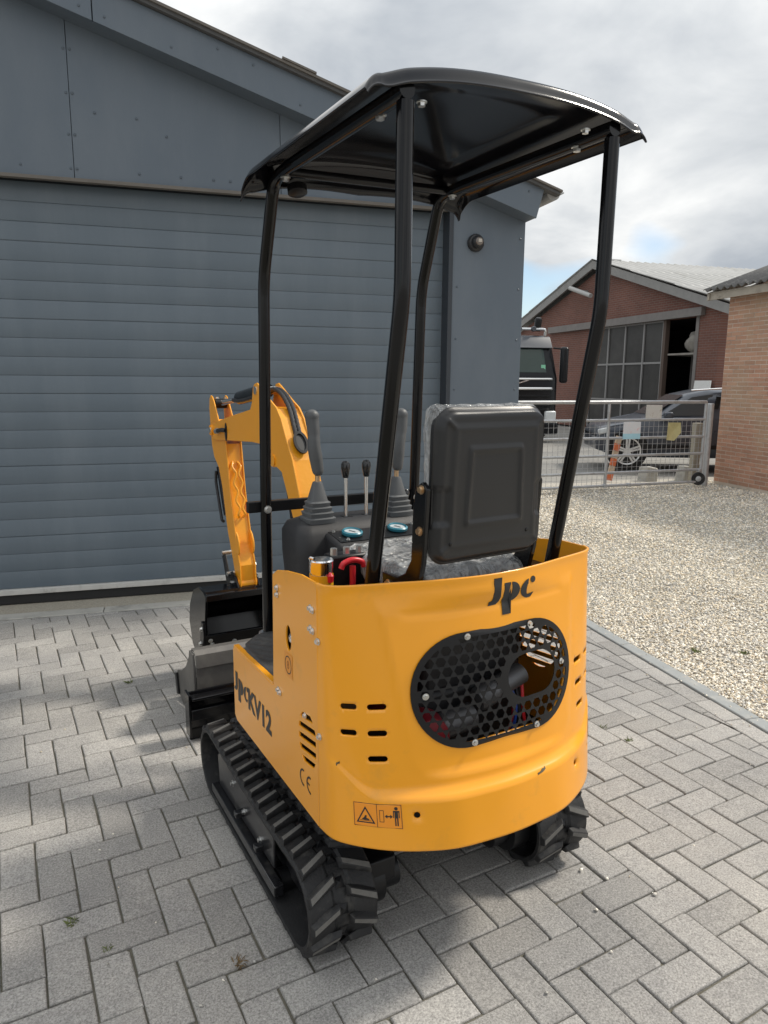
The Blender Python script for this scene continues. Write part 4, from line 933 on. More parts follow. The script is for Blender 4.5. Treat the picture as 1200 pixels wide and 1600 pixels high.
# decals on the rear
def rdec(V, F, name, m, ox, oz, off=.0009, parent=rc): return decal(name, V, F, lambda x, y: rear(ox+x, oz+y, off), m, parent)
def poly_decal(name, poly, m, ox, oz, off=.0009, hol=(), parent=rc):
    V, F = sheet(poly, hol, (.005, .005)); return rdec(V, F, name, m, ox, oz, off, parent)
def logo(place, h, m):
    """the three stencil letters J p c; place(name, polygon, holes)"""
    k = h/.060
    J = [(-.001, -.003), (.002, .006), (.009, .008), (.012, .014), (.013, .060), (.035, .060), (.033, .014), (.029, .004), (.020, -.002)]
    pst = [(.036, -.028), (.060, -.028), (.060, .046), (.041, .046), (.040, .012), (.036, .006)]
    pb = [(.063, .046)]+[(.063+.024*math.cos(a), .023+.023*math.sin(a)) for a in np.linspace(math.pi/2, -math.pi/2, 14)]+[(.063, .0)]
    cb = [(.122, -.001)]+[(.117-.027*math.cos(a), .0215+.0235*math.sin(a)) for a in np.linspace(-1.35, 1.45, 16)]+[(.112, .036)]+[(.114-.006*math.cos(a), .020+.015*math.sin(a)) for a in np.linspace(1.2, -1.0, 8)]+[(.130, .010)]
    dot = circ(.126, .041, .0078, n=14)
    for p in (J, pst, pb, cb, dot): place([(x*k, y*k) for x, y in p])
LX = xs_of(-.018, .99); lg = empty('logo', parent=rc)
logo(lambda p: poly_decal('letter', p, DEC, LX, .985, .0014, parent=lg), .068, DEC)
SX = xs_of(-.392, .5)
poly_decal('warning_sticker', [(0, 0), (.120, 0), (.120, .062), (0, .062)], DECO, SX, .468)
wsn = [o for o in rc.children if o.name == 'warning_sticker'][0]
def fr(p, w):  # hollow outline of a polygon
    return p
def ws(name, poly, hol=()): return poly_decal(name, poly, DEC, SX, .468, .0016, hol, wsn)
ws('border', [(.001, .001), (.119, .001), (.119, .061), (.001, .061)], [[(.0022, .0022), (.0594, .0022), (.0594, .0598), (.0022, .0598)], [(.0606, .0022), (.1178, .0022), (.1178, .0598), (.0606, .0598)]])
ws('triangle', [(.007, .010), (.055, .010), (.031, .053)], [[(.0125, .0132), (.0495, .0132), (.031, .0464)]])
ws('crush_symbol', [(.021, .020), (.027, .018), (.040, .018), (.040, .021), (.033, .023), (.034, .030), (.030, .030), (.027, .024)]); ws('crush_symbol', [(.017, .016), (.045, .016), (.045, .0172), (.017, .0172)])
ws('box_symbol', [(.066, .016), (.077, .016), (.077, .046), (.066, .046)], [[(.0672, .0172), (.0758, .0172), (.0758, .0448), (.0672, .0448)]])
ws('arrow_symbol', [(.079, .031), (.085, .036), (.085, .0325), (.092, .0325), (.092, .036), (.098, .031), (.092, .026), (.092, .0295), (.085, .0295), (.085, .026)])
ws('person_symbol', circ(.1065, .0515, .0042, n=10)); ws('person_symbol', [(.099, .046), (.114, .046), (.114, .028), (.1118, .028), (.1118, .042), (.1105, .042), (.1105, .008), (.1075, .008), (.1075, .027), (.1055, .027), (.1055, .008), (.1025, .008), (.1025, .042), (.1012, .042), (.1012, .028), (.099, .028)])
RX = xs_of(.405, .5)
poly_decal('warning_sticker', [(-.012, .0), (.05, 0), (.05, .062), (-.012, .062)], DECO, RX, .498); w2 = [o for o in rc.children if o.name.startswith('warning_sticker')][-1]
poly_decal('triangle', [(-.008, .010), (.044, .010), (.018, .053)], DEC, RX, .498, .0016, [[(-.0025, .0132), (.0385, .0132), (.018, .0464)]], w2)
poly_decal('border', [(-.011, .001), (.049, .001), (.049, .061), (-.011, .061)], DEC, RX, .498, .0016, [[(-.0098, .0022), (.0478, .0022), (.0478, .0598), (-.0098, .0598)]], w2)
SCR = mat('scuff_dark', (.09, .07, .03), .7, var=.5, scale=60)
for u, z, w in ((.085, .535, .03), (-.42, .615, .016)):
    r_ = random.Random(int(z*1e4)); p = [(x*w, .004*r_.uniform(.4, 1)+x*.006) for x in np.linspace(0, 1, 7)]+[(x*w, -.003*r_.uniform(.2, 1)+x*.006) for x in np.linspace(1, 0, 7)]
    poly_decal('scuff', p, SCR, xs_of(u, z), z)
# ---------------------------------------------------------------- side panels
for sd_ in (-1, 1):
    U = sd_*.440
    out = [(-.497, .412), (.19, .405), (.212, .42), (.212, .655), (.203, .668), (-.172, .676), (-.178, .682), (-.190, 1.014), (-.225, 1.034), (-.30, 1.050), (-.40, 1.064), (-.497, 1.066)]
    hl = []
    # louvre vents clipped to an ellipse
    vc_, vr_, zr_ = (-.428, .060, .078) if sd_ < 0 else (-.32, .10, .12)
    for k in range(5 if sd_ < 0 else 8):
        zc = .690-.031*k if sd_ < 0 else .84-.031*k
        P = [(-.372-.002*k, zc-.014), (-.372-.002*k, zc-.022), (-.482, zc-.008+.012), (-.482, zc+.020)]
        c0 = []
        q = [(-.370, zc-.020), (-.370, zc-.006), (-.482, zc+.012), (-.482, zc-.003)] if sd_ < 0 else [(-.22, zc-.024), (-.22, zc-.008), (-.43, zc+.014), (-.43, zc-.002)]
        q = clip(q, 0, 1, 5)
        for a in np.linspace(0, 2*math.pi, 24, endpoint=False):
            nx, ny = math.cos(a), math.sin(a); q = clip(q, nx, ny, nx*vc_+ny*(.622 if sd_ < 0 else .74)+math.sqrt((vr_*nx)**2+(zr_*ny)**2)) if len(q) > 2 else q
        if len(q) > 2: hl.append(q)
    if sd_ < 0: hl.append(circ(-.304, .863, .020, .036, n=22))
    V2, F2 = sheet(out, hl)
    sp_ = mb().add([(U, v, z) for v, z in V2], F2).build('side_panel', YEL, ex, fix=True)
    if sp_.data.polygons[0].normal.x*sd_ < 0: sp_.data.flip_normals()
    q = sp_.modifiers.new('solid', 'SOLIDIFY'); q.thickness = .006; q.offset = -1
    q = sp_.modifiers.new('bevel', 'BEVEL'); q.width = .0012; q.segments = 1; q.limit_method = 'ANGLE'
    Ub = U+sd_*.0005
    for v, z in ((-.228, .985), (-.228, .965), (-.46, .993), (-.474, .991), (-.46, .940), (-.474, .937), (-.222, .682), (-.235, .678)): bolt(sp_, (Ub, v, z), (sd_, 0, 0), .0068)
    for z in (.918, .668): x = -XS*.975*-sd_; bolt(rc, rear(x, z, .0005), nrm(x, z), .0068)
    bolt(sp_, (Ub, -.418, .688), (sd_, 0, 0), .006)
    mb().prism([(-.172, .668), (.204, .660), (.212, .650), (.204, .672), (-.172, .684)], vz, U-sd_*.001, U-sd_*.018).build('top_return', YEL, sp_)
    # lock barrel in the oval hole
    if sd_ < 0: mb().lathe([(.014, 0), (.014, .01), (.008, .014)], c=(U-sd_*.016, -.308, .862), ax=(sd_, 0, 0), n=16).build('lock', CHR, sp_, smooth=40)
    if sd_ < 0: mb().box((U-sd_*.022, -.304, .863), (.006, .06, .09)).build('lock_plate', BLKM, sp_)
    if sd_ < 0:
        fn = lambda v0, z0: (lambda x, y: (U-.0008, v0-x, z0+y))
        lg = empty('logo', parent=sp_)
        logo(lambda p: decal('letter', *sheet(p), fn(.205, .520), DEC, lg), .066, DEC)
        V_, F_ = textmesh('KV12', .094, .0042); decal('model_lettering', [(x*1.02, y) for x, y in V_], F_, fn(.062, .508), DEC, sp_)
        # CE mark: C and E as arcs
        def arc(cx, cz, r_, w, a0, a1): return [(cx+r_*math.cos(a), cz+r_*math.sin(a)) for a in np.linspace(a0, a1, 16)]+[(cx+(r_-w)*math.cos(a), cz+(r_-w)*math.sin(a)) for a in np.linspace(a1, a0, 16)]
        ce = empty('ce_mark', parent=sp_)
        for p in (arc(.030, .028, .028, .0065, R(80), R(280)), arc(.082, .028, .028, .0065, R(80), R(280)), [(.056, .025), (.078, .025), (.078, .031), (.056, .031)]): decal('stroke', *sheet([(x*.88, y*.88) for x, y in p]), fn(-.372, .475), DEC, ce)
        st = decal('round_sticker', *sheet([(-.030, -.034), (.030, -.034), (.030, .034), (-.030, .034)]), fn(-.302, .785), mat('sticker_orange_clear', (.80, .31, .03), .4), sp_)
        decal('ring', *sheet(circ(0, 0, .023, .026, n=28), [circ(0, 0, .020, .023, n=28)]), lambda x, y: (U-.0014, -.302-x, .785+y), DEC, st)
        V_, F_ = textmesh('8', .032, 0.0004); decal('print', [(x-.009, y-.011) for x, y in V_], F_, lambda x, y: (U-.0014, -.302-x, .785+y), mat('sticker_print', (.45, .15, .02), .5), st)
# floor, deck and inner box
fl = mb().prism([(-.42, -.19), (.42, -.19), (.42, .12), (.36, .235), (.25, .262), (-.25, .262), (-.36, .235), (-.42, .12)], lambda p, q, t: (p, q, t), .60, .655).build('floor_plate', BLKM, ex, bevel=.004)
def mat_fn():
    poly = [(-.428, -.175), (.428, -.175), (.428, .11), (.405, .185), (.35, .235), (.26, .255), (-.26, .255), (-.35, .235), (-.405, .185), (-.428, .11)]
    V_, F_ = sheet(poly, (), (.012, .012)); b = mb()
    def h(x, y):
        d = min((min(.428-abs(x), y+.175, .255-y, (.428+.255-abs(x)-y)*.707-.03)), .05)
        edge = .012*math.exp(-((d-.012)/.010)**2)
        a, c_ = (x+y)/.052, (x-y)/.052
        quilt = .006*math.sqrt(abs(math.sin(math.pi*a)*math.sin(math.pi*c_)))
        return .672+edge+(quilt if d > .028 else 0)-.014*(1-sstep(0, .006, d))+.004*math.sin(x*23)*math.sin(y*19+1)
    b.add([(x, y, h(x, y)) for x, y in V_], F_); return b
mb_ = mat_fn().build('floor_mat', mat('quilted_rubber_mat', (.05, .05, .05), .62, var=.25, scale=15, bump=.1, bscale=300, dirt=(.12, .115, .105), dscale=12, dlim=(.52, .8)), ex, smooth=180, fix=False)
dk = mb().prism([(-.43, -.50), (-.38, -.55), (0, -.60), (.38, -.55), (.43, -.50), (.43, -.19), (-.43, -.19)], lambda p, q, t: (p, q, t), .960, .975).build('deck_plate', BLKM, ex)
mb().box((0, -.183, .81), (.86, .012, .30)).build('front_bulkhead', BLKM, ex)
mb().box((0, -.15, .43), (.84, .7, .03)).build('base_plate', BLKM, ex); mb().prism([(-.43, -.45), (-.40, -.56), (-.2, -.68), (.2, -.68), (.40, -.56), (.43, -.45)], lambda p, q, t: (p, q, t), .43, .44).build('rear_base_plate', BLKM, ex)
# engine behind the grille
eg = empty('engine', (0, -.42, .45), parent=ex)
EB = mat('engine_black', (.02, .02, .022), .45, bump=.1, bscale=60); EM = mat('engine_metal', (.14, .14, .145), .45, metal=.6, var=.3)
mb().box((.04, .02, .36), (.34, .2, .22)).build('air_box', EB, eg, bevel=.02); mb().box((-.02, .0, .15), (.46, .2, .24)).build('block', EB, eg, bevel=.015)
mb().lathe([(.028, 0), (.034, .01), (.034, .06), (.030, .065), (.030, .17), (.012, .18)], c=(.0, -.15, .245), ax=(1, .1, .25), n=24).build('starter_motor', EM, eg, smooth=35)
mb().lathe([(.032, 0), (.036, .01), (.036, .10), (.02, .11)], c=(-.11, -.14, .19), ax=(1, 0, .1), n=20).build('solenoid', EM, eg, smooth=35)
mb().lathe([(.0, 0), (.065, .005), (.07, .03), (.055, .08), (.0, .09)], c=(-.17, -.11, .18), ax=(0, -1, .1), n=24).build('fan_shroud', mat('dark_red_cast', (.20, .012, .02), .4), eg, smooth=35)
mb().box((-.20, -.03, .24), (.10, .14, .12)).build('fuel_pump', bpy.data.materials['dark_red_cast'], eg, bevel=.02)
for k, (m_, off_) in enumerate(((bpy.data.materials['dark_red_cast'], 0), (mat('blue_wire', (.02, .06, .3), .4), .02), (HOSE, .04), (RED, .07))):
    mb().tube(smooth_path([(.10+off_, -.13, .28), (.12+off_*.5, -.16, .2), (.08+off_, -.17, .12), (.02+off_, -.15, .04)]), .005, n=6).build('cable', m_, eg, smooth=60)
mb().tube(smooth_path([(-.1, -.14, .05), (.05, -.2, .09), (.2, -.12, .12)]), .012, n=8).build('cable', HOSE, eg, smooth=60)
# ---------------------------------------------------------------- console and controls
cn = empty('control_console', (0, 0, 0), parent=ex)
c_ = mb(); rows_ = [(.655, .235, .045, .235), (.80, .245, .04, .24), (.98, .258, .045, .25), (1.05, .256, .06, .255), (1.078, .238, .085, .245), (1.090, .205, .115, .225)]
n_ = 8; vs = []
for z, hw, v0, v1 in rows_:
    r_ = .05 if z < 1.06 else .04; pts = []
    for (cx, cy, a0) in ((hw-r_, v1-r_, 0), (-hw+r_, v1-r_, 90), (-hw+r_, v0+r_, 180), (hw-r_, v0+r_, 270)):
        for a in np.linspace(a0, a0+90, n_): pts.append((cx+r_*math.cos(R(a)), cy+r_*math.sin(R(a)), z))
    vs += pts
n = 4*n_; fs = [(k*n+i, k*n+(i+1) % n, (k+1)*n+(i+1) % n, (k+1)*n+i) for k in range(len(rows_)-1) for i in range(n)]+[tuple((len(rows_)-1)*n+i for i in range(n)), tuple(range(n-1, -1, -1))]
c_.add(vs, fs).build('housing', PLA, cn, smooth=50)
mb().prism([(-.045, .655), (.06, .655), (.08, 1.052), (.06, 1.056), (-.04, 1.040), (-.05, 1.02)], vz, -.165, .205).build('gauge_box', PLA, cn, bevel=.012, seg=3)
gp_ = mb().add([(-.15, -.033, 1.0435), (.19, -.033, 1.0435), (.19, .072, 1.0590), (-.15, .072, 1.0590)], [(0, 1, 2, 3)]).build('gauge_plate', BLKM, cn, solid=.0025, fix=False)
gn = V3(0, -.146, .989).normalized()
BLU = mat('teal_bezel', (.03, .20, .27), .35); DIAL = mat('gauge_dial', (.55, .6, .62), .3, coat=.6)
for u in (-.084, .088):
    gg = empty('gauge', (u, .022, 1.0535), parent=cn)
    mb().lathe([(.033, 0), (.035, .003), (.035, .010), (.030, .014), (.027, .010), (.027, .001)], ax=gn, n=28, ring=True).build('bezel', BLU, gg, smooth=35)
    mb().lathe([(.028, .007), (.028, .0085), (0, .009)], ax=gn, n=24).build('dial', DIAL, gg)
    mb().box(gn*.0105, (.003, .024, .001), (R(8), 0, .6)).build('needle', DEC, gg)
for u in (-.135, -.12, .165): bolt(gp_, (u, .058 if u != -.12 else -.022, 1.058 if u != -.12 else 1.046), gn, .005)
# levers
for u, v in ((-.05, .14), (.03, .14)):
    lv = empty('lever', (u, v, 1.088), parent=cn)
    mb().cyl((0, 0, -.02), (.002, .004, .155), .0068, n=12).build('rod', CHR, lv, smooth=40)
    mb().lathe([(.008, .135), (.0105, .138), (.0155, .168), (.015, .183), (.009, .192), (.0, .194)], c=(.002, .004, 0), n=18).build('knob', mat('black_knob', (.012, .012, .013), .22, coat=.4) if 'black_knob' not in bpy.data.materials else bpy.data.materials['black_knob'], lv, smooth=40)
    mb().box((.004, -.002, .0015), (.034, .028, .004)).build('slot', DEC, lv)
lv = empty('small_lever', (.153, .14, 1.078), parent=cn)
mb().cyl((0, 0, -.01), (.026, 0, .058), .006, n=10).build('rod', CHR, lv, smooth=40); mb().lathe([(.008, .05), (.011, .053), (.0155, .078), (.0145, .092), (.008, .099), (0, .1)], ax=(.42, 0, .91), n=16).build('knob', bpy.data.materials['black_knob'], lv, smooth=40); mb().box((.0, -.002, .008), (.03, .03, .004)).build('slot', DEC, lv)
for sg, u in ((-1, -.155), (1, .150)):
    js = empty('joystick', (u, .14, 1.085), parent=cn)
    b = mb(); lay = [(.052, -.004), (.054, .012), (.046, .016), (.049, .030), (.041, .034), (.044, .047), (.036, .051), (.039, .064), (.031, .069), (.018, .125), (.015, .132)]
    vs = []
    for r_, h in lay:
        for i in range(24):
            a = 2*math.pi*i/24; sq = (abs(math.cos(a))**5+abs(math.sin(a))**5)**(-1/5); k_ = r_*(sq*.9+.1) if h < .1 else r_; vs.append((k_*math.cos(a), k_*math.sin(a), h))
    fs = [(k*24+i, k*24+(i+1) % 24, (k+1)*24+(i+1) % 24, (k+1)*24+i) for k in range(len(lay)-1) for i in range(24)]+[tuple((len(lay)-1)*24+i for i in range(24))]
    b.add(vs, fs).build('boot', GRYP, js, smooth=25)
    mb().cyl((0, 0, .12), (.002, 0, .17), .008, n=12).build('rod', BRS, js, smooth=40)
    dx = .028 if sg > 0 else -.006
    pth = smooth_path([(.004, -.002, .155), (-.004+dx*.25, -.006, .205), (-.010+dx*.55, -.008, .25), (-.008+dx*.85, -.004, .30), (-.010+dx, 0, .335), (-.011+dx, 0, .350)], 6)
    nP = len(pth); rad = [float(np.interp(i/(nP-1), [0, .04, .25, .5, .53, .56, .8, 1], [.012, .019, .0225, .0205, .0192, .0205, .0225, .0240])) for i in range(nP)]
    for t_ in np.linspace(.15, 1.5, 8): pth.append((-.011+dx, 0, .350+.022*math.sin(t_))); rad.append(.0240*math.cos(t_))
    mb().tube(pth, rad, n=18).build('grip', GRYP, js, smooth=60)
# filler cap and red handle on the deck
fc = empty('filler_cap', (-.332, -.285, .975), parent=ex)
mb().lathe([(.030, 0), (.030, .055), (.034, .056), (.034, .088), (.031, .092), (.0, .093)], n=26).build('chrome_cap', CHR, fc, smooth=30); mb().lathe([(.0335, .008), (.0335, .05)], n=26).build('yellow_label', mat('yellow_label', (.8, .42, .02), .3), fc, smooth=30)
mb().lathe([(.0, 0), (.008, .002), (.01, .02), (.004, .028)], c=(.012, -.032, .03), n=10).build('red_tag', RED, fc, smooth=40)
mb().tube(bend_path([(-.03, .0, .09), (-.035, 0, .1), (-.03, -.02, .1)], .005), .004, n=6).build('catch', CHR, fc)
rh = empty('red_handle', (-.243, -.30, .975), parent=ex)
mb().cyl((0, 0, 0), (0, 0, .065), .009, n=12).build('stem', RED, rh, smooth=40)
mb().tube(smooth_path([(-.036, 0, .060), (-.028, 0, .074), (0, 0, .082), (.028, 0, .074), (.036, 0, .060)], 6), .0085, n=10).build('grip', RED, rh, smooth=60)
bb = mb().box((-.24, -.245, 1.02), (.11, .06, .09)).build('battery_block', BLKM, ex, bevel=.006)
for u in (-.28, -.24, -.20): mb().cyl((u, -.255, 1.065), (u, -.255, 1.085), .010, n=6).build('terminal', ZNC, bb)
# ---------------------------------------------------------------- seat
se = empty('seat', (-.58*math.sin(R(4)), -.58+.58*math.cos(R(4)), 0), R(4), parent=ex)
SEATP = mat('seat_back_shell_plastic', (.016, .016, .017), .34, var=.08, bump=.05, bscale=500); VIN = mat('black_vinyl', (.02, .02, .022), .45)
def rrect(hw0, hw1, z0, z1, r_, n=7):
    pts = []
    for (cx, cz, a0) in ((hw1-r_, z1-r_, 0), (-hw1+r_, z1-r_, 90), (-hw0+r_, z0+r_, 180), (hw0-r_, z0+r_, 270)):
        for a in np.linspace(a0, a0+90, n): pts.append((cx+r_*math.cos(R(a)), cz+r_*math.sin(R(a))))
    return pts
so = rrect(.187, .181, 1.098, 1.490, .052)
def pdist(x, y, poly):
    best = 9
    for i in range(len(poly)):
        ax_, ay_ = poly[i-1]; bx_, by_ = poly[i]; dx, dy = bx_-ax_, by_-ay_; t = max(0, min(1, ((x-ax_)*dx+(y-ay_)*dy)/(dx*dx+dy*dy+1e-12))); best = min(best, math.hypot(x-ax_-t*dx, y-ay_-t*dy))
    return best
pA = [(-.138, 1.146), (.146, 1.146), (.138, 1.440), (-.130, 1.440)]; pC = [(-.176, 1.47), (.165, 1.475), (.165, 1.115), (-.176, 1.115)]; pB = [(-.088, 1.200), (.092, 1.200), (.084, 1.386), (-.080, 1.386)]
def seat_h(x, z):
    d = pdist(x, z, so); e = -.022*(1-sstep(0, .020, d))
    h = .006*sstep(0, .014, pdist(x, z, pA)) if inpoly(x, z, pA) else 0
    rg = .0055*math.exp(-(pdist(x, z, pB)/.0055)**2)+.004*math.exp(-(pdist(x, z, pA)/.006)**2)
    for (ax0, az0), (bx0, bz0) in zip((pA[3], pA[2], pA[1], pA[0]), ((-.158, 1.462), (.158, 1.462), (.170, 1.128), (-.170, 1.128))): rg = max(rg, .004*math.exp(-(pdist(x, z, [(ax0, az0), (bx0, bz0)])/.006)**2))
    if inpoly(x, z, pA): h = .007*(1-sstep(.0, .016, pdist(x, z, pA)))*0+.0
    frame = .0 if inpoly(x, z, pA) else .006*sstep(0, .010, pdist(x, z, pA))
    side = 0
    if abs(x) > .13 and 1.20 < z < 1.30: side = -.007*sstep(1.20, 1.212, z)*(1-sstep(1.288, 1.30, z))*sstep(.138, .148, abs(x))
    return e-frame*.0+rg-.006*(sstep(-.012, .012, 0 if not inpoly(x, z, pA) else .012))*0+(.003 if inpoly(x, z, pA) else 0)*sstep(0, .007, pdist(x, z, pA))+side
V2, F2 = sheet(so, (), (.006, .006))
sb = mb().add([(x, -.604-.012*(z-1.1)/.39-seat_h(x, z), z) for x, z in V2], F2).build('back_shell', SEATP, se, smooth=180, fix=True)
if sb.data.polygons[0].normal.y > 0: sb.data.flip_normals()
mb().prism(rrect(.183, .177, 1.102, 1.486, .052), lambda p, q, t: (p, t, q), -.588, -.575).build('shell_edge', SEATP, sb)
for x, z in ((-.135, 1.425), (.15, 1.425), (-.135, 1.155), (.12, 1.165)): mb().lathe([(.0055, 0), (.0055, .003), (.002, .004)], c=(x, -.607, z), ax=(0, -1, 0), n=10).build('rivet', BLK, sb)
def cushion(name, x0, x1, y0, y1, z0, z1, r_, m, parent, wr=0, seed=0):
    bm = bmesh.new(); bmesh.ops.create_cube(bm, size=1); bmesh.ops.subdivide_edges(bm, edges=bm.edges[:], cuts=26 if wr else 14, use_grid_fill=True)
    rr = random.Random(seed); ph = [rr.uniform(0, 6) for _ in range(6)]
    for v in bm.verts:
        p = v.co; q_ = Vector((p.x, p.y, p.z))*2
        hs = Vector(((x1-x0)/2, (y1-y0)/2, (z1-z0)/2)); c0 = Vector(((x0+x1)/2, (y0+y1)/2, (z0+z1)/2))
        w = Vector((q_.x*hs.x, q_.y*hs.y, q_.z*hs.z)); inn = Vector([max(-(h-r_), min(h-r_, t)) for h, t in zip(hs, w)]); d = w-inn
        w = inn+(d.normalized()*r_ if d.length > 1e-6 else Vector())
        if wr:
            nn = (d.normalized() if d.length > 1e-6 else Vector(q_)).normalized()
            k_ = wr*(math.sin(w.x*61+w.y*23+ph[0]+2*math.sin(w.z*40))*.5+abs(math.sin(w.y*47-w.x*31+ph[1]+1.5*math.sin(w.x*60)))*.9+math.sin(w.z*90+w.x*70+ph[2])*.35+.7*math.sin(w.x*130+w.y*110+ph[3])*.4)
            w += nn*k_
        v.co = w+c0
    me = bpy.data.meshes.new(name); bm.to_mesh(me); bm.free()
    for p in me.polygons: p.use_smooth = True
    return link(name, me, m, parent)
def film():
    m = bpy.data.materials.new('plastic_film'); m.use_nodes = True; nt = m.node_tree; N = nt.nodes.new; L = nt.links.new; b = nt.nodes['Principled BSDF']
    b.inputs['Base Color'].default_value = (.78, .79, .79, 1); b.inputs['Roughness'].default_value = .09; b.inputs['Specular IOR Level'].default_value = .8
    tc = N('ShaderNodeTexCoord')
    def nz(sc, st, det, dist):
        mp = N('ShaderNodeMapping'); mp.inputs['Scale'].default_value = st; mp.inputs['Rotation'].default_value = (.3, .5, .7); L(tc.outputs['Object'], mp.inputs[0])
        n = N('ShaderNodeTexNoise'); n.inputs['Scale'].default_value = sc; n.inputs['Detail'].default_value = det; n.inputs['Roughness'].default_value = .6; n.inputs['Distortion'].default_value = dist; L(mp.outputs[0], n.inputs[0]); return n.outputs[0]
    a = nz(6, (1, 4, 1), 3, 1.0); c = nz(10, (3, .7, 1), 2, .8)
    mx = N('ShaderNodeMath'); mx.operation = 'ADD'; L(a, mx.inputs[0]); L(c, mx.inputs[1])
    rp = N('ShaderNodeValToRGB'); rp.color_ramp.elements[0].position = .42; rp.color_ramp.elements[0].color = (.28, .28, .28, 1); rp.color_ramp.elements[1].position = .62; rp.color_ramp.elements[1].color = (.62, .62, .62, 1)
    h = N('ShaderNodeMath'); h.operation = 'MULTIPLY'; h.inputs[1].default_value = .5; L(mx.outputs[0], h.inputs[0]); L(h.outputs[0], rp.inputs[0]); L(rp.outputs[0], b.inputs['Alpha'])
    bp = N('ShaderNodeBump'); bp.inputs['Strength'].default_value = 1.0; bp.inputs['Distance'].default_value = .05; L(mx.outputs[0], bp.inputs['Height']); L(bp.outputs[0], b.inputs['Normal']); return m
FILM = film()
bc = cushion('back_cushion', -.168, .170, -.582, -.545, 1.11, 1.484, .022, VIN, se); cushion('plastic_wrap', -.175, .178, -.588, -.535, 1.105, 1.493, .024, FILM, bc, .003, 3)
sc_ = cushion('seat_cushion', -.172, .19, -.56, -.15, .985, 1.055, .03, VIN, se); cushion('plastic_wrap', -.182, .202, -.560, -.135, .978, 1.066, .036, FILM, sc_, .006, 5)
for s_ in (-1, 1):
    br = mb().prism([(-.602, 1.295), (-.582, 1.312), (-.556, 1.295), (-.546, 1.25), (-.540, 1.11), (-.515, 1.07), (-.48, 1.052), (-.41, 1.05), (-.41, 1.0), (-.545, .985), (-.568, 1.03), (-.590, 1.11)], vz, s_*(.192 if s_ < 0 else .166), s_*(.206 if s_ < 0 else .180)).build('bracket', BLK, se, bevel=.003)
    for v, z in ((-.582, 1.293), (-.578, 1.19), (-.44, 1.025)): bolt(br, (s_*(.206 if s_ < 0 else .180), v, z), (s_, 0, 0), .0085, BRS)
    mb().prism([(-.53, 1.02), (-.30, 1.0), (-.30, .978), (-.53, .978)], vz, s_*.15, s_*.18).build('slide_rail', BLKM, se)
# ---------------------------------------------------------------- canopy
ca = empty('canopy', (0, 0, 0), parent=ex)
PR = .0188
lean = lambda u: .018*u/.296*.6
for s_ in (-1, 1):
    u = s_*.296; dz = lean(u)
    b = mb().tube(bend_path([(u, -.49, .93), (u, -.515, 1.055), (u, -.648, 1.73), (u, -.652, 2.13+dz)], .05), PR, n=18).build('rear_pillar', BLK, ca, smooth=50)
    b = mb().tube(bend_path([(u, .258, .62), (u, .257, 1.10), (u, .226, 1.868), (u, .118, 2.148+dz), (u, .02, 2.158+dz), (u, -.66, 2.152+dz)], .06), PR, n=18).build('front_pillar', BLK, ca, smooth=50)

    for v in (-.535, .035): bolt(ca, (u*.985, v, 2.140+dz), (0, 0, -1), .011)
    bolt(ca, (u*.8, -.62, 2.150+dz), (0, 0, -1), .009)
    bolt(b, (u, .237, 1.118), (0, -1, 0), .010)
    mb().lathe([(.034, .0), (.034, .008)], c=(u, .258, .668), n=20).build('foot_flange', CHR, b)
mb().box((-.024, .282, 1.122), (.66, .022, .038)).build('cross_bar', BLKM, ca, bevel=.003)
mb().tube([(-.296, .06, 2.150), (.296, .06, 2.170)], .014, n=12).build('front_tie', BLK, ca, smooth=50)
# roof: crowned sheet with drooping front, rolled side edges
RW = .392
def roof_pt(a, b_):     # a in [-1,1] across, b in [0,1] rear->front
    u = RW*math.sin(a*math.pi/2*.985)/math.sin(math.pi/2*.985) if abs(a) > .85 else RW*a*1.0
    aa = abs(a); u = math.copysign(min(RW, RW*(aa*1.06 if aa < .86 else .9116+.0884*math.sin((aa-.86)/.14*math.pi/2))), a)
    crown = .046*(1-(min(aa, .86)/.86)**2.6)
    edge = -.004*sstep(.70, .86, aa)-.030*sstep(.86, 1.0, aa)**1.2
    v = -.672+.85*b_
    front = -.075*sstep(.86, 1.0, b_)**1.3; rearz = -.030*(1-sstep(0, .016, b_))
    v += -.035*sstep(.93, 1, b_)
    panel = .004*sstep(.12, .19, b_)*(1-sstep(.74, .82, b_))*(1-sstep(.48, .58, aa))
    z = 2.172+crown*(.86+.14*math.sin(b_*math.pi))+edge+front*(1-.3*aa)+rearz*(1-.6*sstep(.8, 1, aa))+panel+lean(u)
    return (u, v, z)
b = mb(); na, nb_ = 168, 70
A_ = np.linspace(-1, 1, na+1); B_ = np.concatenate([np.linspace(0, .04, 17)[:-1], np.linspace(.04, .84, 40)[:-1], np.linspace(.84, 1, 22)])
b.add([roof_pt(a, c0) for c0 in B_ for a in A_], [(j*(na+1)+i, j*(na+1)+i+1, (j+1)*(na+1)+i+1, (j+1)*(na+1)+i) for j in range(len(B_)-1) for i in range(na)])
rfm = mat('canopy_black_gloss', (.006, .006, .008), .13, var=.2, coat=.0, spec=.45, bump=.01, bscale=9, dirt=(.016, .016, .018), dscale=5, dlim=(.5, .85), rvar=.04)
ro = b.build('roof', rfm, ca, smooth=60, fix=False, solid=.004)
ro.modifiers['solid'].offset = 1
mb().lathe([(.03, 0), (.03, .02), (.022, .025)], c=(-.23, .10, 2.125), ax=(0, -.3, -1), n=18).build('work_lamp', BLKM, ca, smooth=40)
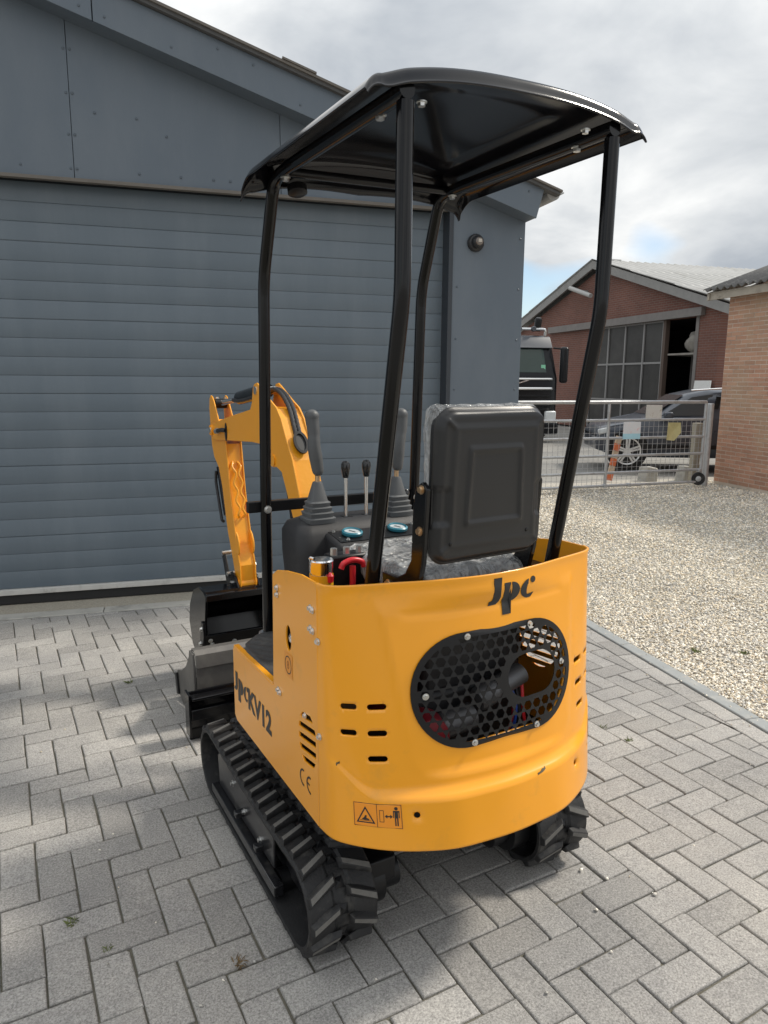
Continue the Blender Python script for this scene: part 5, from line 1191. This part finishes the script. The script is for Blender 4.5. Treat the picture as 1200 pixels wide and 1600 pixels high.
# ---------------------------------------------------------------- boom, arm, bucket
bo = empty('boom', (0, 0, 0), parent=ex)
bup = [(1.69, 1.325), (1.653, 1.337), (1.427, 1.374), (1.118, 1.418), (1.092, 1.45), (1.074, 1.512), (1.052, 1.534), (1.02, 1.538), (.985, 1.524), (.86, 1.468), (.785, 1.438), (.735, 1.395), (.690, 1.33), (.620, 1.24), (.556, 1.114), (.42, .80), (.36, .60)]
blow = [(.46, .57), (.52, .76), (.615, 1.0), (.69, 1.11), (.735, 1.175), (.79, 1.19), (.84, 1.185), (.872, 1.21), (.885, 1.25), (.95, 1.272), (1.10, 1.272), (1.60, 1.244), (1.70, 1.236), (1.76, 1.243), (1.79, 1.275), (1.775, 1.315), (1.735, 1.325)]
def inset_pl(pl, d):
    P = [np.array(p) for p in pl]; out = []
    for i, p in enumerate(P):
        t = P[min(i+1, len(P)-1)]-P[max(i-1, 0)]; t = t/np.linalg.norm(t); out.append((p[0]-t[1]*d, p[1]+t[0]*d))
    return out
for s_ in (-1, 1): mb().prism(bup+blow, vz, s_*.046, s_*.054).build('side_plate', YEL2, bo, bevel=.002)
def strip(pl, hw, th, name, m, parent):
    b = mb(); A = inset_pl(pl, 0); B = inset_pl(pl, th)
    for i in range(len(pl)-1): b.prism([A[i], A[i+1], B[i+1], B[i]], vz, -hw, hw)
    return b.build(name, m, parent, smooth=30)
strip([(1.60, 1.325), (1.40, 1.358), (1.10, 1.405), (.92, 1.43), (.80, 1.425), (.75, 1.39), (.70, 1.325), (.632, 1.23), (.568, 1.105), (.432, .79), (.38, .60)], .0465, -.008, 'top_web', YEL2, bo)
strip([(.45, .60), (.51, .77), (.605, 1.01), (.69, 1.125), (.75, 1.20), (.90, 1.262), (1.10, 1.285), (1.62, 1.256)], .0465, .008, 'lower_web', YEL2, bo)
gd_ = Vector((0, .068, .095)).normalized(); gnm = Vector((0, -.095, .068)).normalized()
gc = Vector((0, .668, 1.292))+gnm*.007
def oval(rx, ry, off, n=28): return [gc+Vector((1, 0, 0))*rx*math.cos(2*math.pi*i/n)+gd_*ry*math.sin(2*math.pi*i/n)*(1)+gnm*off for i in range(n)]
def gring(a, b_, o1, o2, name, m):
    P = oval(*a, o1)+oval(*a, o2)+oval(*b_, o2)+oval(*b_, o1); n = 28; f = []
    for k in range(4):
        for i in range(n): f.append((k*n+i, k*n+(i+1) % n, ((k+1) % 4)*n+(i+1) % n, ((k+1) % 4)*n+i))
    return mb().add(P, f).build(name, m, bo, smooth=35)
gring((.031, .052), (.020, .040), .008, .016, 'grommet', BLKM)
mb().add(oval(.021, .041, .010), [tuple(range(28))]).build('grommet_hole_shade', DEC, bo)  # black disc paints in the shade of the hose hole; the web is uncut
for k, u in enumerate((-.006, .012)):
    pth = smooth_path([(u-.012, 1.02, 1.495), (u-.004, .93, 1.512), (u+.004, .85, 1.490), (u+.006, .775, 1.435), (u+.002, .715, 1.362), (u, .672, 1.298), (u, .66, 1.27)], 9)
    hb = mb(); nP = len(pth); hb.tube(pth, [.0088+.0012*(i % 2) for i in range(nP)], n=10); hb.build('hose', HOSE, bo, smooth=30)
mb().cyl((-.058, 1.035, 1.505), (.058, 1.035, 1.505), .018, n=18).build('pin', ZNC, bo, smooth=40); mb().cyl((-.064, 1.755, 1.286), (.064, 1.755, 1.286), .028, n=18).build('pivot_boss', YEL2, bo, smooth=40); mb().cyl((-.068, 1.755, 1.286), (.068, 1.755, 1.286), .016, n=12).build('pin', ZNC, bo, smooth=40)
mb().cyl((-.06, .83, 1.215), (.06, .83, 1.215), .026, n=18).build('pivot_boss', YEL2, bo, smooth=40)
# side opening with hose fitting in the boom
mb().prism(circ(1.50, 1.292, .020, .046, n=20), vz, -.0545, -.056).build('opening_rim', BLKM, bo); mb().prism(circ(1.50, 1.292, .012, .036, n=20), vz, -.0565, -.057).build('opening', DEC, bo)
mb().tube(smooth_path([(-.056, 1.50, 1.300), (-.07, 1.535, 1.300), (-.072, 1.60, 1.290), (-.06, 1.66, 1.282)], 6), .011, n=10).build('hose', HOSE, bo, smooth=50); mb().cyl((-.071, 1.585, 1.293), (-.069, 1.625, 1.288), .015, n=6).build('hose_fitting', ZNC, bo)
# boom foot and swing post
mb().prism([(.25, .36), (.50, .36), (.50, .62), (.44, .68), (.36, .66), (.25, .48)], vz, -.08, .08).build('swing_post', YEL2, ex, bevel=.01)
bc_ = mb().cyl((0, .60, .50), (0, .72, .92), .032, n=18).build('boom_cylinder', BLK, ex, smooth=40); mb().cyl((0, .72, .92), (0, .82, 1.20), .016, n=14).build('rod', BLKM, bc_, smooth=40); mb().box((0, .52, .50), (.1, .16, .08)).build('clevis', YEL2, bc_, bevel=.01)
# arm cylinder on top
acy = mb().cyl((0, 1.035, 1.505), (0, 1.42, 1.463), .033, n=22).build('arm_cylinder', BLK, ex, smooth=40); mb().cyl((0, 1.42, 1.463), (0, 1.77, 1.425), .015, n=14).build('rod', CHR, acy, smooth=40); mb().cyl((-.03, 1.77, 1.425), (.03, 1.77, 1.425), .026, n=16).build('rod_eye', BLKM, acy, smooth=40)
mb().tube(smooth_path([(-.035, 1.06, 1.482), (-.038, 1.2, 1.462), (-.036, 1.34, 1.450), (-.03, 1.44, 1.452)], 6), .010, n=8).build('hose', HOSE, acy, smooth=50)
mb().tube([(-.03, 1.44, 1.452), (-.03, 1.62, 1.437)], .006, n=8).build('steel_pipe', ZNC, acy, smooth=50)
bolt(acy, (-.01, 1.79, 1.45), (0, 0, 1), .009); bolt(acy, (.03, 1.77, 1.45), (0, 0, 1), .009, BRS)
ar = empty('arm', (0, 0, 0), parent=ex)
apl = [(1.775, 1.462), (1.80, 1.468), (1.822, 1.452), (1.832, 1.40), (1.822, 1.29), (1.806, 1.20), (1.77, 1.14), (1.69, 1.09), (1.64, .997), (1.565, .767), (1.495, .639), (1.46, .56), (1.452, .50), (1.40, .478), (1.372, .50), (1.378, .62), (1.420, .714), (1.505, .981), (1.555, 1.24), (1.60, 1.30), (1.665, 1.335), (1.715, 1.40), (1.748, 1.44)]
for s_ in (-1, 1): mb().prism(apl, vz, s_*.036, s_*.043).build('side_plate', YEL2, ar, bevel=.002)
strip([(1.395, .50), (1.393, .62), (1.436, .716), (1.52, .981), (1.568, 1.225)], .037, .006, 'rear_web', YEL2, ar)
strip([(1.80, 1.20), (1.68, 1.085), (1.628, .99), (1.553, .767), (1.484, .64), (1.45, .56)], .037, .006, 'front_web', YEL2, ar)
mb().prism([(1.70, 1.345), (1.80, 1.33), (1.805, 1.30), (1.66, 1.31)], vz, -.036, .036).build('ear_web', YEL2, ar)
mb().cyl((-.05, 1.415, .520), (.05, 1.415, .520), .034, n=18).build('pivot_boss', YEL2, ar, smooth=40)
for s_ in (-1, 1):
    mb().prism([(1.432, .79), (1.412, .775), (1.392, .745), (1.385, .715), (1.392, .685), (1.415, .665), (1.43, .70)], vz, s_*.034, s_*.042).build('lifting_eye', YEL2, ar, bevel=.002)
    bz = [(1.40, .60), (1.40, .53)] if s_ > 0 else []
    pth = smooth_path([(s_*.012, 1.545, 1.135), (s_*.022, 1.520, 1.11), (s_*.006, 1.505, 1.075), (s_*.022, 1.497, 1.03), (s_*.006, 1.482, .985), (s_*.022, 1.47, .945), (s_*.006, 1.458, .905), (s_*.018, 1.452, .875), (s_*.008, 1.468, .855)], 5)
    mb().tube(pth, .006, n=8).build('hose_guide', YEL2, ar, smooth=60)
for z in (.605, .535, .515): bolt(ar, (.046, 1.415+(z-.53)*.3, z), (1, 0, 0), .016)
bcyl = mb().cyl((0, 1.80, 1.08), (0, 1.69, .83), .024, n=16).build('bucket_cylinder', BLK, ex, smooth=40); mb().cyl((0, 1.69, .83), (0, 1.60, .63), .013, n=12).build('rod', CHR, bcyl, smooth=40)
mb().tube(bend_path([(-.03, 1.79, 1.06), (-.03, 1.80, 1.0), (-.03, 1.71, .80), (-.03, 1.68, .80)], .02), .008, n=8).build('hose', HOSE, bcyl, smooth=50)
lk = mb().prism([(1.60, .66), (1.63, .64), (1.56, .50), (1.50, .47), (1.47, .50), (1.54, .56)], vz, -.062, -.048).prism([(1.60, .66), (1.63, .64), (1.56, .50), (1.50, .47), (1.47, .50), (1.54, .56)], vz, .048, .062).build('bucket_link', BLKM, ex, bevel=.003)
for v, z in ((1.60, .645), (1.52, .55), (1.46, .515)): mb().cyl((-.068, v, z), (.068, v, z), .013, n=12).build('pin', ZNC, lk, smooth=40)
bk = empty('bucket', (0, 0, 0), parent=ex)
bsd = [(1.318, .500), (1.36, .517), (1.45, .522), (1.56, .478), (1.645, .38), (1.67, .28), (1.62, .17), (1.53, .125), (1.44, .14), (1.398, .176), (1.352, .290), (1.345, .30), (1.352, .36)]
for s_ in (-1, 1):
    mb().prism(bsd, vz, s_*.226, s_*.238).build('side_plate', BLK, bk, bevel=.002)
    mb().prism([(1.352, .36), (1.345, .29), (1.39, .19), (1.43, .22), (1.39, .36)], vz, s_*.238, s_*.248).build('side_cutter', BLKM, bk, bevel=.002)
    for v, z in ((1.372, .325), (1.40, .24)): bolt(bk, (s_*.248, v, z), (s_, 0, 0), .010)
shell = [(1.318, .500), (1.36, .515), (1.45, .520), (1.56, .476), (1.643, .38), (1.667, .28), (1.618, .172), (1.53, .127), (1.44, .142), (1.40, .176)]
strip(shell, .226, -.008, 'shell', BLK, bk)
mb().prism([(1.352, .290), (1.366, .294), (1.412, .180), (1.398, .174)], vz, -.235, .235).build('cutting_edge', BLK, bk, bevel=.002)
mb().prism([(1.312, .478), (1.325, .478), (1.335, .512), (1.315, .510)], vz, -.236, .236).build('top_lip', BLK, bk, bevel=.003)
for u in (-.2, -.085, .05, .17):
    p0 = Vector((u, 1.372, .238)); bolt(bk, p0, (0, -.92, -.4), .009)
bolt(bk, (-.21, 1.362, .262), (0, -.92, -.4), .009)
for s_ in (-1, 1): mb().prism([(1.36, .51), (1.52, .50), (1.53, .55), (1.47, .575), (1.40, .56)], vz, s_*.05, s_*.06).build('hanger', BLK, bk, bevel=.003)
# ================================================================== SPARE BUCKET on the ground
GST = mat('bare_grey_steel', (.135, .128, .12), .5, metal=.35, var=.25, scale=7, dirt=(.22, .21, .19), dscale=5, dlim=(.5, .8))
spb = empty('spare_bucket', (.64, 2.23, 0), R(12.6), 'plain grey steel grading bucket lying in front of the dozer blade', 'bucket')
ssd = [(1.035, .335), (1.085, .338), (1.10, .30), (1.16, .235), (1.25, .18), (1.34, .150), (1.355, .125), (1.325, .03), (1.20, .004), (1.08, .012), (1.02, .10), (1.012, .18), (1.020, .28)]
for s_ in (-1, 1): mb().prism(ssd, vz, s_*.372, s_*.384).build('side_plate', GST, spb, bevel=.002)
strip([(1.09, .335), (1.05, .338), (1.027, .325), (1.017, .28), (1.010, .18), (1.018, .10), (1.08, .010), (1.20, .002), (1.325, .028)], .372, -.008, 'shell', GST, spb)
mb().box((0, 1.330, .055), (.75, .014, .075), (-.3, 0, 0)).build('cutting_edge', BLKM, spb, bevel=.002)
mb().prism([(1.0, .275), (1.012, .272), (1.02, .33), (1.01, .336)], vz, -.372, .372).build('top_band', GST, spb, bevel=.002)
for s_ in (-1, 1): mb().prism([(1.325, .14), (1.36, .13), (1.335, .03), (1.30, .04)], vz, s_*.386, s_*.394).build('edge_strip', BLKM, spb)
